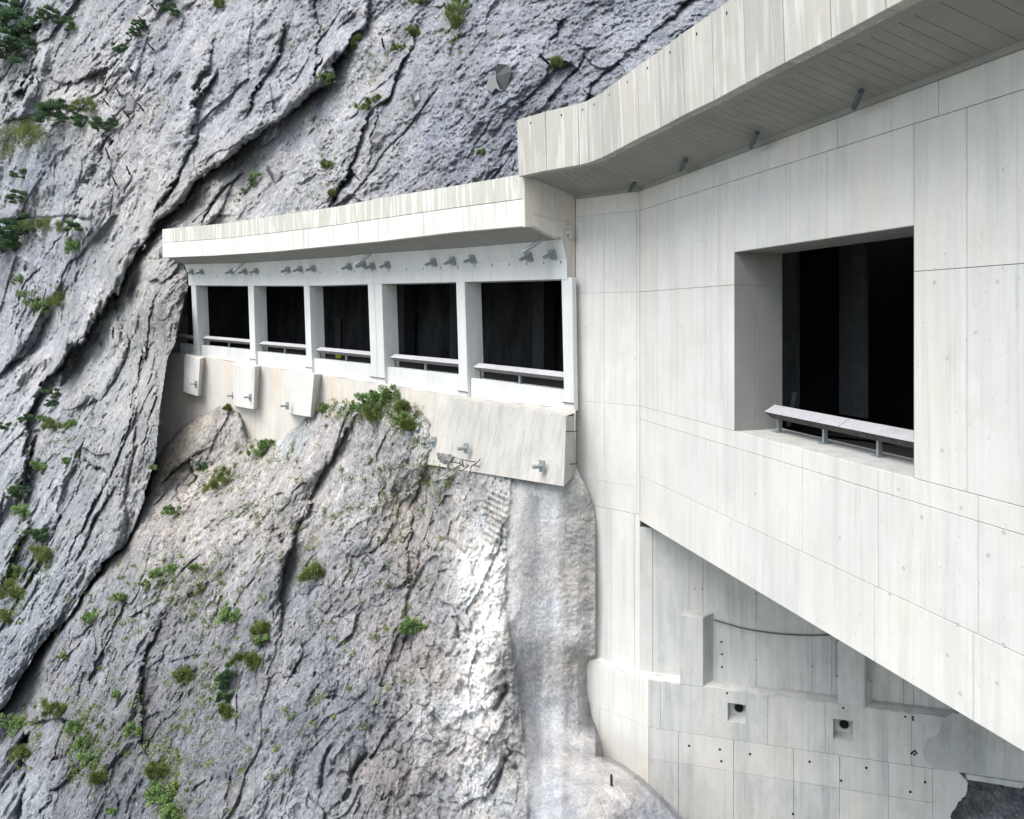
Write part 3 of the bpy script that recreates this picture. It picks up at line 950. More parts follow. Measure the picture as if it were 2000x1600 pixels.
# roof slab, floor, rear wall
mb = MB()
def shift(rows, off, z=None, pts=FB):
    out = []
    for i, t in enumerate(T):
        x = lerp(340, 1108, t)
        p = L(x, 500, off) if off > -1 else None
        X = Gx(x, 0); q = G(X, off)
        out.append(np.array([q[0], q[1], z(i)]))
    return out
zr = lambda i: sh_[i][2] + .12
r0, r1 = shift(None, -.55, zr), shift(None, -11, zr)
loft(mb, [r0, r1, [Zof(p, p[2] + .45) for p in r1], [Zof(p, p[2] + .45) for p in r0]], close=True)
mb.build('roof_slab', M['darkpil'], fg)
PTf = pl([(352, 670), (489, 684), (598, 696), (725, 712), (897, 733), (1102, 763)])
zfl = lambda i: L(lerp(340, 1108, T[i]), PTf(lerp(340, 1108, T[i])), 0)[2] - .35
mb = MB()
f0, f1 = shift(None, -.4, zfl), shift(None, -11, zfl)
loft(mb, [f0, f1, [Zof(p, p[2] - .3) for p in f1], [Zof(p, p[2] - .3) for p in f0]], close=True)
tag(mb.build('road', M['asphalt']), kind='structure')
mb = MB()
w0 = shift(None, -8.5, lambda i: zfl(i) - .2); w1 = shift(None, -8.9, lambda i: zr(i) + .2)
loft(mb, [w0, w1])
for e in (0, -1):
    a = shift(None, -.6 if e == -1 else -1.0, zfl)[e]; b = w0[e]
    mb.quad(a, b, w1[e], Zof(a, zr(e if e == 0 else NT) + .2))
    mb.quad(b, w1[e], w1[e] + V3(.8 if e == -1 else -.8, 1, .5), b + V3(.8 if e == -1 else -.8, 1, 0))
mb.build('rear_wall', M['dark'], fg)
# rear wall pilasters faintly visible
for x0, x1 in ((1040, 1062), (878, 892), (776, 789)):
    mb = MB()
    a, b = L(x0, 600, -7.5), L(x1, 600, -7.5)
    f = [Zof(a, -3.2), Zof(b, -3.2), Zof(b, 2.6), Zof(a, 2.6)]
    mb.hexa(f, [p + V3(.6, .5, 0) for p in f])
    mb.build('rear_pilaster', M['darkpil'], fg)

# tension anchors on the haunch
anch = [(370.5, 531), (390, 531), (448.5, 530), (474, 530), (496.5, 529), (558, 527), (582, 525.5), (607.5, 524), (678, 520.5), (706.5, 516.5), (723, 519.5), (752.5, 517), (842.5, 512), (880, 509.6), (919, 506), (1028.6, 501), (1075, 496.5)]
for x, y in anch:
    c = L(x + 4, y, .10)
    n = Ln(x); up = V3(0, 0, 1); side = np.cross(n, up); side /= np.linalg.norm(side)
    ax = n * .80 - up * .28 ; ax /= np.linalg.norm(ax)
    u2 = np.cross(side, ax); u2 /= np.linalg.norm(u2)
    an = bpy.data.objects.new('anchor', None); COL.objects.link(an); an.parent = fg
    mb = MB()
    h = .17
    q = [c + side * sx * h + u2 * sz * h for sx, sz in ((-1, -1), (1, -1), (1, 1), (-1, 1))]
    mb.hexa(q, [p + ax * .05 for p in q]); q2 = [c + ax * .05 + side * sx * .11 + u2 * sz * .11 for sx, sz in ((-1, -1), (1, -1), (1, 1), (-1, 1))]
    mb.hexa(q2, [p + ax * .04 for p in q2])
    mb.build('anchor_plate', M['steel'], an)
    mb = MB(); mb.tube(c + ax * .09, c + ax * .40, .07, 12); mb.tube(c + ax * .40, c + ax * .46, .05, 12)
    mb.build('anchor_bolt', M['steel'], an)
for (x0, y0, x1, y1) in ((456, 530, 477, 513.5), (693, 518, 723, 497), (1021, 492.5, 1057, 470)):
    mb = MB()
    a, b = L(x0, y0, 1.05), L(x1, y1, .55)
    mb.tube(a, b, .075, 14); mb.tube(a + (a - b) * .004, a + (a - b) * .008, .06, 14, 1)
    mb.build('drain_pipe', [M['steel'], M['hole']], fg)

# foundation wall under the far gallery
fw = thing('foundation_wall', 'stained pale concrete foundation wall with anchored blocks, under the pillared gallery', 'retaining wall')
mb = MB()
XS = np.linspace(300, 1124, 90)
top_in = [L(x, PBf(x), -.3) for x in XS]
rrr = random.Random(4)
top_o = [L(x, PBf(x) + 1.5, .12 + rrr.uniform(-.01, .01)) for x in XS]
zb = -12
rowz = []
for k in range(9):
    rowz.append([Zof(L(x, PBf(x), .12 + .10 * k / 8 + .02 * math.sin(x * .11 + k * 1.7) + rrr.uniform(-.006, .006)), lerp(top_o[i][2] - .02, zb, k / 8)) for i, x in enumerate(XS)])
loft(mb, [top_in, top_o] + rowz)
mb.build('wall_face', M['found'], fw)

def fblock(name, front, side, off, soff, label, mat='blockc', bulge=0):
    mb = MB()
    A = [L(x, y, o) for (x, y), o in zip(front, off)]
    n = Ln(front[1][0])
    Bk = [L(x, y, soff) for x, y in side]
    # front quad A0 A1 A2 A3 (tl, tr, br, bl); side: far right edge (top,bottom)
    bl = L(front[0][0] + 4, front[0][1] - 3, soff); bb = L(front[3][0] + 4, front[3][1], soff)
    b = [bl, Bk[0], Bk[1], bb]
    mb.hexa(A, b)
    o = mb.build(name, M[mat], fw, .02)
    o['label'] = label
    return o
b1_ = fblock('anchor_block', [(360.6, 692), (391, 700.5), (386, 774), (358, 766)], [(402.5, 697), (396, 773)], (.75, .75, .75, .75), .02, 'leftmost narrow concrete anchor block beside the rock edge')
b2_ = fblock('anchor_block', [(455, 711), (498, 716), (495, 800), (456, 793)], [(511, 714), (506.5, 798)], (.75, .75, .75, .75), .02, 'second concrete anchor block from the left with two bolts')
b3_ = fblock('anchor_block', [(564, 726), (613.5, 731), (606, 815), (563, 808)], [(631, 731), (622, 815)], (.8, .8, .9, .9), .02, 'third anchor block, right side hidden by the leafy bushes')
# big battered block, subdivided and undulating
mb = MB()
nx, nz = 28, 14
def bq(u, v):
    tl, tr, br, bl = (859, 773), (1106, 813), (1101, 950), (820, 905)
    x = lerp(lerp(tl[0], tr[0], u), lerp(bl[0], br[0], u), v); y = lerp(lerp(tl[1], tr[1], u), lerp(bl[1], br[1], u), v)
    o = .50 + .55 * v + .07 * math.sin(u * 13 + v * .8) + .03 * math.sin(u * 31 + 1) + .015 * math.sin(v * 7 + u * 16)
    return L(x, y, o)
grid = [[bq(i / nx, j / nz) for i in range(nx + 1)] for j in range(nz + 1)]
loft(mb, grid)
topb = [L(lerp(866, 1124, i / nx), lerp(768, 806, i / nx), .05) for i in range(nx + 1)]
loft(mb, [topb, grid[0]])
sd_ = [L(1124, lerp(812, 925, j / nz), .02) for j in range(nz + 1)]
for j in range(nz):
    mb.quad(grid[j][-1], grid[j + 1][-1], sd_[j + 1], sd_[j])
for i in range(len(mb.sm)): mb.sm[i] = True
b4_ = mb.build('anchor_block', M['sprayed'], fw)
b4_['label'] = 'widest anchor block, leaning outwards beside the tall wall'
md = b4_.modifiers.new('edges', 'EDGE_SPLIT'); md.split_angle = math.radians(35)
for x, y, o, par, r_ in ((382, 750, .8, b1_, .05), (455, 773, .5, fw, .06), (488, 776, .8, b2_, .06), (560, 793, 1.2, b3_, .06), (846, 863, 1.0, b4_, .07), (909, 876, 1.05, b4_, .07), (1057, 911, 1.1, b4_, .07)):
    mb = MB(); c = L(x, y, o); n = Ln(x)
    side = np.cross(n, V3(0, 0, 1)); h = .15
    q = [c + side * sx * .13 + V3(0, 0, sz * .2) for sx, sz in ((-1, -1), (1, -1), (1, 1), (-1, 1))]
    mb.hexa(q, [p - n * .06 for p in q]); mb.tube(c, c + n * .36 + V3(0, 0, .02), r_, 12)
    an = mb.build('anchor', M['steel'], par)
for yy in (843, 907):
    mb = MB(); mb.tube(L(1105, yy, .75), L(1128, yy - 1, .1), .015, 6); mb.build('tie_bar', M['rust'], fw)

# ------------------------------------------------------------------ guardrails
def guardrail(ptsf, names, frame, n_posts, label, h_top=.66, big=False):
    """frame(s, off, z) -> point ; ptsf = (s0, s1)"""
    pass
def rail_pts(f, s0, s1, n, prof):
    rows = []
    for (o, z) in prof:
        rows.append([f(lerp(s0, s1, i / n), o, z) for i in range(n + 1)])
    return rows
GRP = 'timber faced guardrails in the gallery openings'
def make_rail(f, s0, s1, posts, label, sc=1.0, joints=()):
    t = thing('guardrail', label, 'guardrail', GRP)
    mb = MB()
    A, Tt, Bt = (.62, .51 * sc), (.92, .68 * sc), (.84, .34 * sc)
    cuts = [s0] + list(joints) + [s1]
    for c0, c1 in zip(cuts[:-1], cuts[1:]):
        c0, c1 = c0 + .008, c1 - .008
        n = max(2, int(abs(c1 - c0) / .45))
        rows = rail_pts(f, c0, c1, n, [Bt, A, Tt, (.97, .62 * sc), (.97, .43 * sc)])
        for i in range(n):
            mb.quad(rows[0][i], rows[0][i + 1], rows[1][i + 1], rows[1][i], 1)
            mb.quad(rows[1][i], rows[1][i + 1], rows[2][i + 1], rows[2][i], 0)
            mb.quad(rows[2][i], rows[2][i + 1], rows[3][i + 1], rows[3][i], 0)
            mb.quad(rows[3][i], rows[3][i + 1], rows[4][i + 1], rows[4][i], 1)
            mb.quad(rows[4][i], rows[4][i + 1], rows[0][i + 1], rows[0][i], 1)
        for e in (0, -1): mb.add([r[e] for r in rows], [tuple(range(5))], 1)
    mb.build('rail', [M['rail'], M['plank'] if sc == 1.0 else M['rail_under']], t)
    for s in posts:
        mb = MB(); w = .03
        def bx(o0, o1, z0, z1, w_):
            a = [f(s - w_, o0, z0), f(s + w_, o0, z0), f(s + w_, o1, z0), f(s - w_, o1, z0)]
            b = [f(s - w_, o0, z1), f(s + w_, o0, z1), f(s + w_, o1, z1), f(s - w_, o1, z1)]
            mb.hexa(a, b)
        bx(.88, .98, .02, .42 * sc, w); bx(.80, 1.04, 0, .02, .10)
        # slanting bracket from post head to the apex
        a = [f(s - w, .88, .36 * sc), f(s + w, .88, .36 * sc), f(s + w, .94, .44 * sc), f(s - w, .94, .44 * sc)]
        b = [f(s - w, .69, .47 * sc), f(s + w, .69, .47 * sc), f(s + w, .74, .53 * sc), f(s - w, .74, .53 * sc)]
        mb.hexa(a, b)
        mb.build('post', M['steel'], t)
    return t
f_near = lambda s, o, z: WA.P(s, Z_WB + .012 + z, o)
s_l = WA.s_at(1495, .66)
make_rail(f_near, s_l, sw1 + .6, [WA.s_at(1520, .9), WA.s_at(1609, .9), WA.s_at(1715, .9)], 'timber faced guardrail with three steel posts on the sill of the big square opening', joints=[WA.s_at(1650, .8)])
labs = ['short end of guardrail in the narrow leftmost opening against the rock', 'guardrail in the second opening from the left, between the first and second pillars',
        'guardrail in the third opening from the left, between the second and third pillars', 'guardrail in the fourth opening, in front of the yellow-green object',
        'guardrail in the fifth opening, left of the last full pillar', 'longest far guardrail, in the opening next to the tall wall']
rails = [(346, 378, [355]), (396, 489, [399, 447]), (506, 598, [513, 556]), (617, 724, [624, 676]), (762, 896, [770, 831]), (925, 1102, [936, 1015])]
PTall = {}
for (x0, x1, ps), lab, (p0, p1) in zip(rails, labs, PT):
    q0, q1 = L(p0[0], p0[1], -.16), L(p1[0], p1[1], -.16)
    slope = (q1[2] - q0[2]) / (q1[0] - q0[0])
    def f_far(X, o, z, q0=q0, slope=slope):
        oo = -.16 - (o - .66) * 1.0
        p = G(X, oo)
        return np.array([p[0], p[1], q0[2] + slope * (p[0] - q0[0]) + z])
    # rail runs from its own left end to the next pillar
    make_rail(f_far, Gx(x0, -.16), Gx(x1 + 1, -.16), [Gx(x, -.4) for x in ps], lab, .92)

# objects inside
t = thing('marker_post', 'dark upright post with a yellow-green reflective base behind the fourth guardrail', 'post')
mb = MB(); a, b = L(654.5, 690, -3.0), L(665, 690, -3.0)
z0 = a[2] - .3
f = [Zof(a, z0 + .62), Zof(b, z0 + .62), Zof(b, z0 + 2.4), Zof(a, z0 + 2.4)]
mb.hexa(f, [p + V3(.1, .1, 0) for p in f]); mb.build('post', M['hole'], t)
mb = MB(); f = [Zof(a, z0), Zof(b, z0), Zof(b, z0 + .6), Zof(a, z0 + .6)]
mb.hexa(f, [p + V3(.2, .2, 0) for p in f]); mb.build('reflector_base', M['yellow'], t, .03)
mb = MB()
a = WA.at(1546, 800, 3.0); b = WA.at(1552, 766, 3.0)
a = a + (a - b) * 1.0
mb.hexa([a + V3(-.06, 0, 0), a + V3(.06, 0, 0), a + V3(.06, .04, 0), a + V3(-.06, .04, 0)], [b + V3(-.06, 0, 0), b + V3(.06, 0, 0), b + V3(.06, .04, 0), b + V3(-.06, .04, 0)])
tag(mb.build('plank', M['soffit']), 'pale plank leaning upright in the dark inside the big square opening', 'plank')

# chain
def chain():
    pts = [(1395, 1211), (1420, 1218.5), (1450, 1227), (1476, 1232), (1508, 1236.5), (1540, 1239.3), (1565, 1240.6), (1588, 1241), (1612, 1240.3), (1637, 1238.5)]
    xs = [p[0] for p in pts]
    P = [WD.at(x, pl(pts)(x), .30) for x in np.linspace(1395, 1637, 81)]
    mb = MB()
    for i in range(80):
        a, b = P[i], P[i + 1]; c = (a + b) / 2; d = (b - a); ln = np.linalg.norm(d) * .68; d = d / np.linalg.norm(d)
        u = V3(0, 0, 1) if i % 2 else V3(.27, .96, 0)
        u = u - d * np.dot(u, d); u /= np.linalg.norm(u)
        n = 10; ring = [c + d * (ln * math.cos(2 * math.pi * k / n)) + u * (.026 * math.sin(2 * math.pi * k / n)) for k in range(n)]
        for k in range(n): mb.tube(ring[k], ring[(k + 1) % n], .0085, 5, cap=False)
    return mb.build('chain', M['rust'])
tag(chain(), 'rusty sagging chain strung between the two concrete posts above the ledge', 'chain')

# ------------------------------------------------------------------ ROCK
def rbf(pts):
    a = np.array(pts, float); x = a[:, :2] / 1000; v = np.log(a[:, 2])
    def k(r2): return np.where(r2 > 1e-12, r2 * np.log(np.maximum(r2, 1e-12)), 0)
    n = len(x)
    K = k(((x[:, None] - x[None]) ** 2).sum(-1)) + np.eye(n) * 1e-3
    Pm = np.hstack([np.ones((n, 1)), x])
    A = np.block([[K, Pm], [Pm.T, np.zeros((3, 3))]])
    w = np.linalg.solve(A, np.concatenate([v, [0, 0, 0]]))
    def f(px, py):
        out = w[n] + w[n + 1] * px / 1000 + w[n + 2] * py / 1000
        for i in range(n):
            out = out + w[i] * k((px / 1000 - x[i, 0]) ** 2 + (py / 1000 - x[i, 1]) ** 2)
        return np.exp(out)
    return f

def pdist(px, py, line):
    """unsigned distance, signed side (+ = left of travel direction in image with y down -> cross>0), param along"""
    best = np.full(px.shape, 1e9); side = np.zeros(px.shape); tt = np.zeros(px.shape)
    n = len(line) - 1
    for i in range(n):
        ax, ay = line[i]; bx, by = line[i + 1]
        dx, dy = bx - ax, by - ay; L2_ = dx * dx + dy * dy
        t = np.clip(((px - ax) * dx + (py - ay) * dy) / L2_, 0, 1)
        ex, ey = px - ax - dx * t, py - ay - dy * t
        d = ex * ex + ey * ey
        m_ = d < best
        best = np.where(m_, d, best); side = np.where(m_, np.sign(dx * ey - dy * ex), side); tt = np.where(m_, (i + t) / n, tt)
    return np.sqrt(best), side, tt

def ov(px, py, line, aL, wL, aR, wR, s=1, warp=None):
    """overhang along a crack: side s stands out by aL, other side is set back by aR"""
    d, sd_, t = pdist(px, py, line)
    if warp is not None: d = np.abs(d * sd_ + warp); 
    env = np.clip(np.minimum(t, 1 - t) * 8, 0, 1) * MOD
    on = (sd_ * s > 0)
    return env * np.where(on, -aL * np.exp(-(d / wL)) * (1 - .8 * np.exp(-d / 7)), aR * np.exp(-d / wR))

def groove(px, py, line, a, w):
    d, sd_, t = pdist(px, py, line)
    env = np.clip(np.minimum(t, 1 - t) * 6, 0, 1)
    return env * a * np.exp(-(d / w) ** 2)

def shepard(px, py, pts, p=2.6):
    num = np.zeros(px.shape + (3,)); den = np.zeros(px.shape)
    for x, y, r, g, b in pts:
        w = 1 / (((px - x) ** 2 + (py - y) ** 2 + 900) ** (p / 2))
        num += w[..., None] * np.array([r, g, b]); den += w
    return num / den[..., None]

def grid_mesh(name, PX, PY, D, keep, colr, smooth, mat):
    ny, nx = PX.shape
    X = (PX - HX) / F * D; Z = (HY - PY) / F * D
    co = np.stack([X, D, Z], -1).reshape(-1, 3).astype(np.float32)
    idx = np.arange(nx * ny).reshape(ny, nx)
    q = np.stack([idx[:-1, :-1], idx[1:, :-1], idx[1:, 1:], idx[:-1, 1:]], -1).reshape(-1, 4)
    kf = (keep[:-1, :-1] & keep[1:, 1:] & keep[:-1, 1:] & keep[1:, :-1]).reshape(-1)
    q = q[kf]
    used = np.zeros(nx * ny, bool); used[q.ravel()] = True
    remap = np.cumsum(used) - 1
    q = remap[q]; co = co[used]
    me = bpy.data.meshes.new(name)
    me.vertices.add(len(co)); me.vertices.foreach_set('co', co.ravel())
    me.loops.add(len(q) * 4); me.loops.foreach_set('vertex_index', q.ravel().astype(np.int32))
    me.polygons.add(len(q)); me.polygons.foreach_set('loop_start', np.arange(0, len(q) * 4, 4, dtype=np.int32))
    me.polygons.foreach_set('use_smooth', np.ones(len(q), bool))
    me.update(calc_edges=True)
    ca = me.attributes.new('rockcol', 'FLOAT_COLOR', 'POINT')
    c4 = np.ones((len(co), 4), np.float32); c4[:, :3] = colr.reshape(-1, 3)[used]
    ca.data.foreach_set('color', c4.ravel())
    sa_ = me.attributes.new('smoothness', 'FLOAT', 'POINT')
    sa_.data.foreach_set('value', smooth.reshape(-1)[used].astype(np.float32))
    me.materials.append(mat)
    o = bpy.data.objects.new(name, me); COL.objects.link(o)
    return o

def rot_strata(P, ang, stretch):
    """rotate in the X-Z plane so that w axis runs along the strata, squeeze it"""
    c, s = math.cos(ang), math.sin(ang)
    u = P[:, 0] * c - P[:, 2] * s; w = P[:, 0] * s + P[:, 2] * c
    return np.stack([u, P[:, 1] * .6, w / stretch], 1)

def rough(P, ang, stretch, A):
    """A = amplitudes for 5 sizes"""
    Q = rot_strata(P, ang, stretch)
    W = np.stack([fbm(P * .35, 3, 41), fbm(P * .35, 3, 51), fbm(P * .35, 3, 61)], 1) * 1.3
    Q = Q + W
    d = A[0] * fbm(Q * .10, 3, 1)
    d += A[1] * 2.0 * fbm(Q * .26, 4, 101, .55)
    d += A[1] * .42 * fbm(P * np.array([1.1, .8, .9]), 6, 151, .64)
    d -= A[1] * .30 * np.abs(fbm(P * .55, 5, 161, .6)) * 2.2
    h, e = facets(Q * .24, 5); d += A[1] * .45 * h
    msk = np.clip(fbm(P * .16, 3, 55) * 2.5 + .45, 0, 1)
    Q2 = Q + .35 * np.stack([vnoise(P * 1.1, 201), vnoise(P * 1.1, 202), vnoise(P * 1.1, 203)], 1)
    h2, e2 = facets(Q2 * .75 + 31, 9); d += A[2] * h2 * msk
    Q3 = rot_strata(P, ang, 1.0) * np.array([1, 1, 1])
    h3, e3 = facets(Q3 * 2.1 + .5 * Q2 * np.array([1, 1, 0]), 13); d += A[3] * h3 * (.35 + .65 * msk)
    d -= A[3] * .8 * ridged(Q * .7, 4, 71, .6) * (1 - .5 * msk)
    d += A[4] * fbm(P * 4.0, 5, 21, .7)
    return d, e, e2

# ---- main cliff -----------------------------------------------------------
cliff_pts = [(-250, 0, 100), (0, 0, 86), (300, -50, 74), (600, -50, 63), (900, -50, 54), (1200, -50, 47), (1450, -50, 42), (0, 400, 76), (200, 300, 68), (400, 300, 60),
             (600, 300, 54), (800, 300, 47), (1000, 300, 41), (1200, 150, 40), (340, 460, 56.5), (500, 420, 53), (700, 390, 47), (900, 340, 43), (100, 700, 66), (250, 700, 56.5),
             (320, 600, 50), (300, 800, 46), (280, 900, 44.5), (200, 1000, 46.5), (100, 1000, 52), (0, 900, 61), (-250, 900, 74), (0, 1250, 46), (100, 1200, 43.5), (240, 1050, 43.0), (-250, 1450, 48)]
step = 1.9
gx = np.concatenate([np.arange(-420, -60, 6), np.arange(-60, 1500, step)])
gy = np.concatenate([np.arange(-260, -20, 5), np.arange(-20, 1440, step)])
PX, PY = np.meshgrid(gx, gy)
D0 = rbf(cliff_pts)(PX, PY)
SX = np.interp(PY, [-300, 470, 503, 530, 560, 635, 668, 700, 740, 800, 900, 950, 1060, 1100, 1160, 1230, 1290, 1350, 1400, 1500],
               [4000, 345, 352, 366, 366, 351, 345, 328, 322, 313, 305, 291, 250, 208, 163, 112, 62, 25, -10, -150])
S_line = [(366, 520), (366, 560), (351, 635), (345, 668), (328, 700), (322, 740), (313, 800), (305, 900), (291, 950), (250, 1060), (208, 1100), (163, 1160), (112, 1230), (62, 1290), (25, 1350), (-10, 1400), (-150, 1500)]
FTy = np.interp(PX, [p[0] for p in FT], [p[1] for p in FT]) + 25
shp = PX.shape
P0 = np.stack([(PX - HX) / F * D0, D0, (HY - PY) / F * D0], -1).reshape(-1, 3)
hS, eS = facets(P0 * np.array([.5, .2, .4]) + .4 * np.stack([vnoise(P0, 501)] * 3, 1), 77)
SXr = SX + np.clip((PY - 850) / 60, 0, 1) * (hS.reshape(shp) * 9 + 10 * fbm(P0 * .9, 4, 78).reshape(shp)) + np.clip((700 - PY) / 40, 0, 1) * 5 * fbm(P0 * 1.2, 4, 79).reshape(shp)
behind = (PY > FTy) & (PX > np.where(PY < 470, 335, SXr))
nwarp = fbm(P0 * .45, 6, 90, .6).reshape(shp) * 34
MOD = np.clip(.75 + 1.3 * fbm(P0 * .22, 3, 92).reshape(shp), .15, 1.3)
Dv = D0.copy()
C1 = [(760, -80), (712, 10), (700, 60), (655, 110), (640, 160), (600, 190), (560, 222), (505, 262), (470, 290), (440, 318), (400, 345), (365, 378), (330, 425), (300, 465), (262, 505), (240, 560),
      (205, 600), (180, 640), (165, 672), (130, 708), (95, 740), (62, 775), (45, 830), (40, 960), (20, 1100)]
Dv += ov(PX + nwarp, PY, C1, 3.2, 70, 2.2, 26, 1)
Dv += ov(PX + nwarp, PY, [(640, -60), (618, 0), (612, 60), (616, 120), (606, 170)], .6, 20, .9, 8, 1)
Dv += ov(PX + nwarp, PY, [(300, -40), (262, 40), (240, 100), (215, 150), (200, 200), (210, 280), (175, 350), (143, 430), (120, 520)], 1.6, 30, 1.2, 14, -1)
Dv += ov(PX + nwarp, PY, [(60, -40), (70, 100), (40, 170), (0, 260)], 2.0, 40, 1.5, 20, -1)
Dv += ov(PX + nwarp, PY, [(830, 30), (790, 110), (745, 210), (700, 290), (665, 370), (640, 430)], .8, 26, 1.7, 13, 1)
Dv += ov(PX + nwarp, PY, [(1420, -60), (1330, 20), (1262, 70), (1225, 110), (1160, 165), (1130, 210)], .8, 26, 1.2, 10, 1)
Dv += ov(PX + nwarp * .6, PY, [(480, 330), (430, 370), (400, 420), (395, 470)], .7, 20, .9, 8, 1)
Dv += ov(PX + nwarp * .6, PY, [(700, 355), (690, 330), (660, 372), (652, 400)], .3, 20, 1.2, 9, 1)
Dv += ov(PX + nwarp, PY, [(250, 590), (215, 700), (180, 800), (160, 900), (120, 1020), (60, 1130), (20, 1230)], 1.2, 24, .8, 12, -1)
Dv += ov(PX + nwarp, PY, [(330, 520), (290, 640), (262, 760), (240, 860), (215, 940), (150, 1040), (95, 1130)], .8, 18, .6, 10, 1)
Dv += ov(PX + nwarp, PY, [(60, 840), (55, 900), (48, 1000), (40, 1060), (0, 1180)], 1.5, 30, 1.2, 12, 1)
Dv += ov(PX + nwarp, PY, [(120, 870), (180, 905), (240, 960), (275, 985)], .6, 18, .7, 8, -1)
Dv += ov(PX + nwarp, PY, [(0, 430), (60, 425), (130, 420), (175, 430)], .9, 20, .9, 10, -1)
Dv += ov(PX + nwarp, PY, [(-20, 250), (60, 225), (130, 205), (180, 215)], .9, 20, .9, 10, -1)
Dv += ov(PX + nwarp, PY, [(280, 480), (250, 520), (238, 562), (205, 602), (178, 642), (160, 676), (128, 710), (92, 742), (60, 778)], 1.6, 60, 1.5, 22, 1)
Dv += ov(PX + nwarp, PY, [(95, 150), (130, 165), (175, 150), (210, 130)], 1.6, 40, 1.0, 26, -1)
Dv += ov(PX + nwarp, PY, [(420, 60), (400, 180), (370, 280), (330, 360), (290, 430)], 1.2, 50, .6, 20, 1)
Dv += ov(PX + nwarp, PY, [(560, 40), (545, 110), (500, 180), (470, 240)], 1.0, 40, .8, 14, 1)
Dv += ov(PX + nwarp, PY, [(175, 430), (160, 520), (120, 600), (60, 680), (0, 740)], 1.2, 50, .8, 20, 1)
Dv += ov(PX + nwarp, PY, [(310, 690), (285, 800), (268, 880), (235, 960), (180, 1040), (120, 1120)], .9, 26, .7, 14, 1)
for i in range(34):                         # smaller sub-parallel cracks
    x0, y0 = rnd.uniform(-50, 1400), rnd.uniform(-60, 1250)
    ln_ = rnd.uniform(60, 240); a_ = math.radians(rnd.uniform(50, 78))
    pts_ = [(x0 - k * ln_ / 4 * math.cos(a_) + rnd.uniform(-9, 9), y0 + k * ln_ / 4 * math.sin(a_)) for k in range(5)]
    Dv += ov(PX + nwarp * .5, PY, pts_, rnd.uniform(.2, .6), rnd.uniform(10, 26), rnd.uniform(.3, .8), rnd.uniform(3, 8), rnd.choice((1, 1, -1)))
r, e, e2 = rough(P0, math.radians(30), 1.7, (1.4, .52, .24, .09, .24))
hB, eB = facets((rot_strata(P0, math.radians(30), 1.6) + .5 * np.stack([vnoise(P0 * .4, 401), vnoise(P0 * .4, 402), vnoise(P0 * .4, 403)], 1)) * .17, 407)
r = r + 1.25 * hB * (.35 + .65 * np.clip(eB / .22, 0, 1))
right = np.clip((PX - 620) / 500, 0, 1)
Dv += r.reshape(shp) * (1 + .15 * right)
dS, _, _ = pdist(PX + nwarp * .4, PY, S_line)
low_ = np.clip((PY - 860) / 80, 0, 1)
up_ = np.clip((700 - PY) / 120, 0, 1)
Dv += np.where(~behind & (PY > 505), (.5 + 2.0 * up_ + 2.4 * low_) * np.exp(-dS / (14 + 12 * up_ + 22 * low_)), 0)
# keep the rock behind the roof edge of the galleries and out of their inside
gpx = np.linspace(300, 1130, 60)
gback = np.array([L(x, 600, -10)[1] for x in gpx])
gfront = np.array([L(x, 600, -.5)[1] for x in gpx])
over = (PX > 312) & (PX < 1125) & (PY > FTy - 110) & ((PY < 506) | behind)
Dv = np.where(over, np.maximum(Dv, np.interp(PX, gpx, gfront) + 1.2), Dv)
Dv = np.where(behind, np.maximum(D0 + 9, np.where(PX < 1130, np.interp(PX, gpx, gback) + 2, 46)), Dv)
keep = np.ones(shp, bool)
keep &= ~((PY > 640) & (PX > SX + 60)) 
keep &= ~((PX > 1150) & (PY > 420))
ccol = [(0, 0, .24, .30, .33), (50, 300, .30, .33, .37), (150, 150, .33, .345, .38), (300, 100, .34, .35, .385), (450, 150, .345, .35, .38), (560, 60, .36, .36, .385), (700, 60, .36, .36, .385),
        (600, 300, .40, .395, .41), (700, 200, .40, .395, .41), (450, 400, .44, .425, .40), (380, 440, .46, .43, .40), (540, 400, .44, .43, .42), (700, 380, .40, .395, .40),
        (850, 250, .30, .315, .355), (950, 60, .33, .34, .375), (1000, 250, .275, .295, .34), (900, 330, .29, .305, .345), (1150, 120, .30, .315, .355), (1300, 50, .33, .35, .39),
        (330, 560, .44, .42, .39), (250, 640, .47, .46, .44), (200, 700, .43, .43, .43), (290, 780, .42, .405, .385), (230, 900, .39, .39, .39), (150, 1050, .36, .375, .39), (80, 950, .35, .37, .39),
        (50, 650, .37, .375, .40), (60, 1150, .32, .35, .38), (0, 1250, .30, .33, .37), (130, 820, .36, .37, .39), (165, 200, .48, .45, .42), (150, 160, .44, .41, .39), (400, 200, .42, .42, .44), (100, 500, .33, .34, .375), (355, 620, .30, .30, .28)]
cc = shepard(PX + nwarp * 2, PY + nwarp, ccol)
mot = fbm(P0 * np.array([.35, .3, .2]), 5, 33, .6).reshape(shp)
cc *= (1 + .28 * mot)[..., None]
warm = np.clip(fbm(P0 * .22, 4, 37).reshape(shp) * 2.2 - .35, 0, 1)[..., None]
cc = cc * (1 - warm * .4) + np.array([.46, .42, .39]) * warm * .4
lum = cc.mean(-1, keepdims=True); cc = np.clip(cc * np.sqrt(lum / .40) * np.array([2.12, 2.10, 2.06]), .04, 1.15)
cliff_D = Dv
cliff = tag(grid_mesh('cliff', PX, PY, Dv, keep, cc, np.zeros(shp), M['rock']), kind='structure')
cgx, cgy = gx, gy

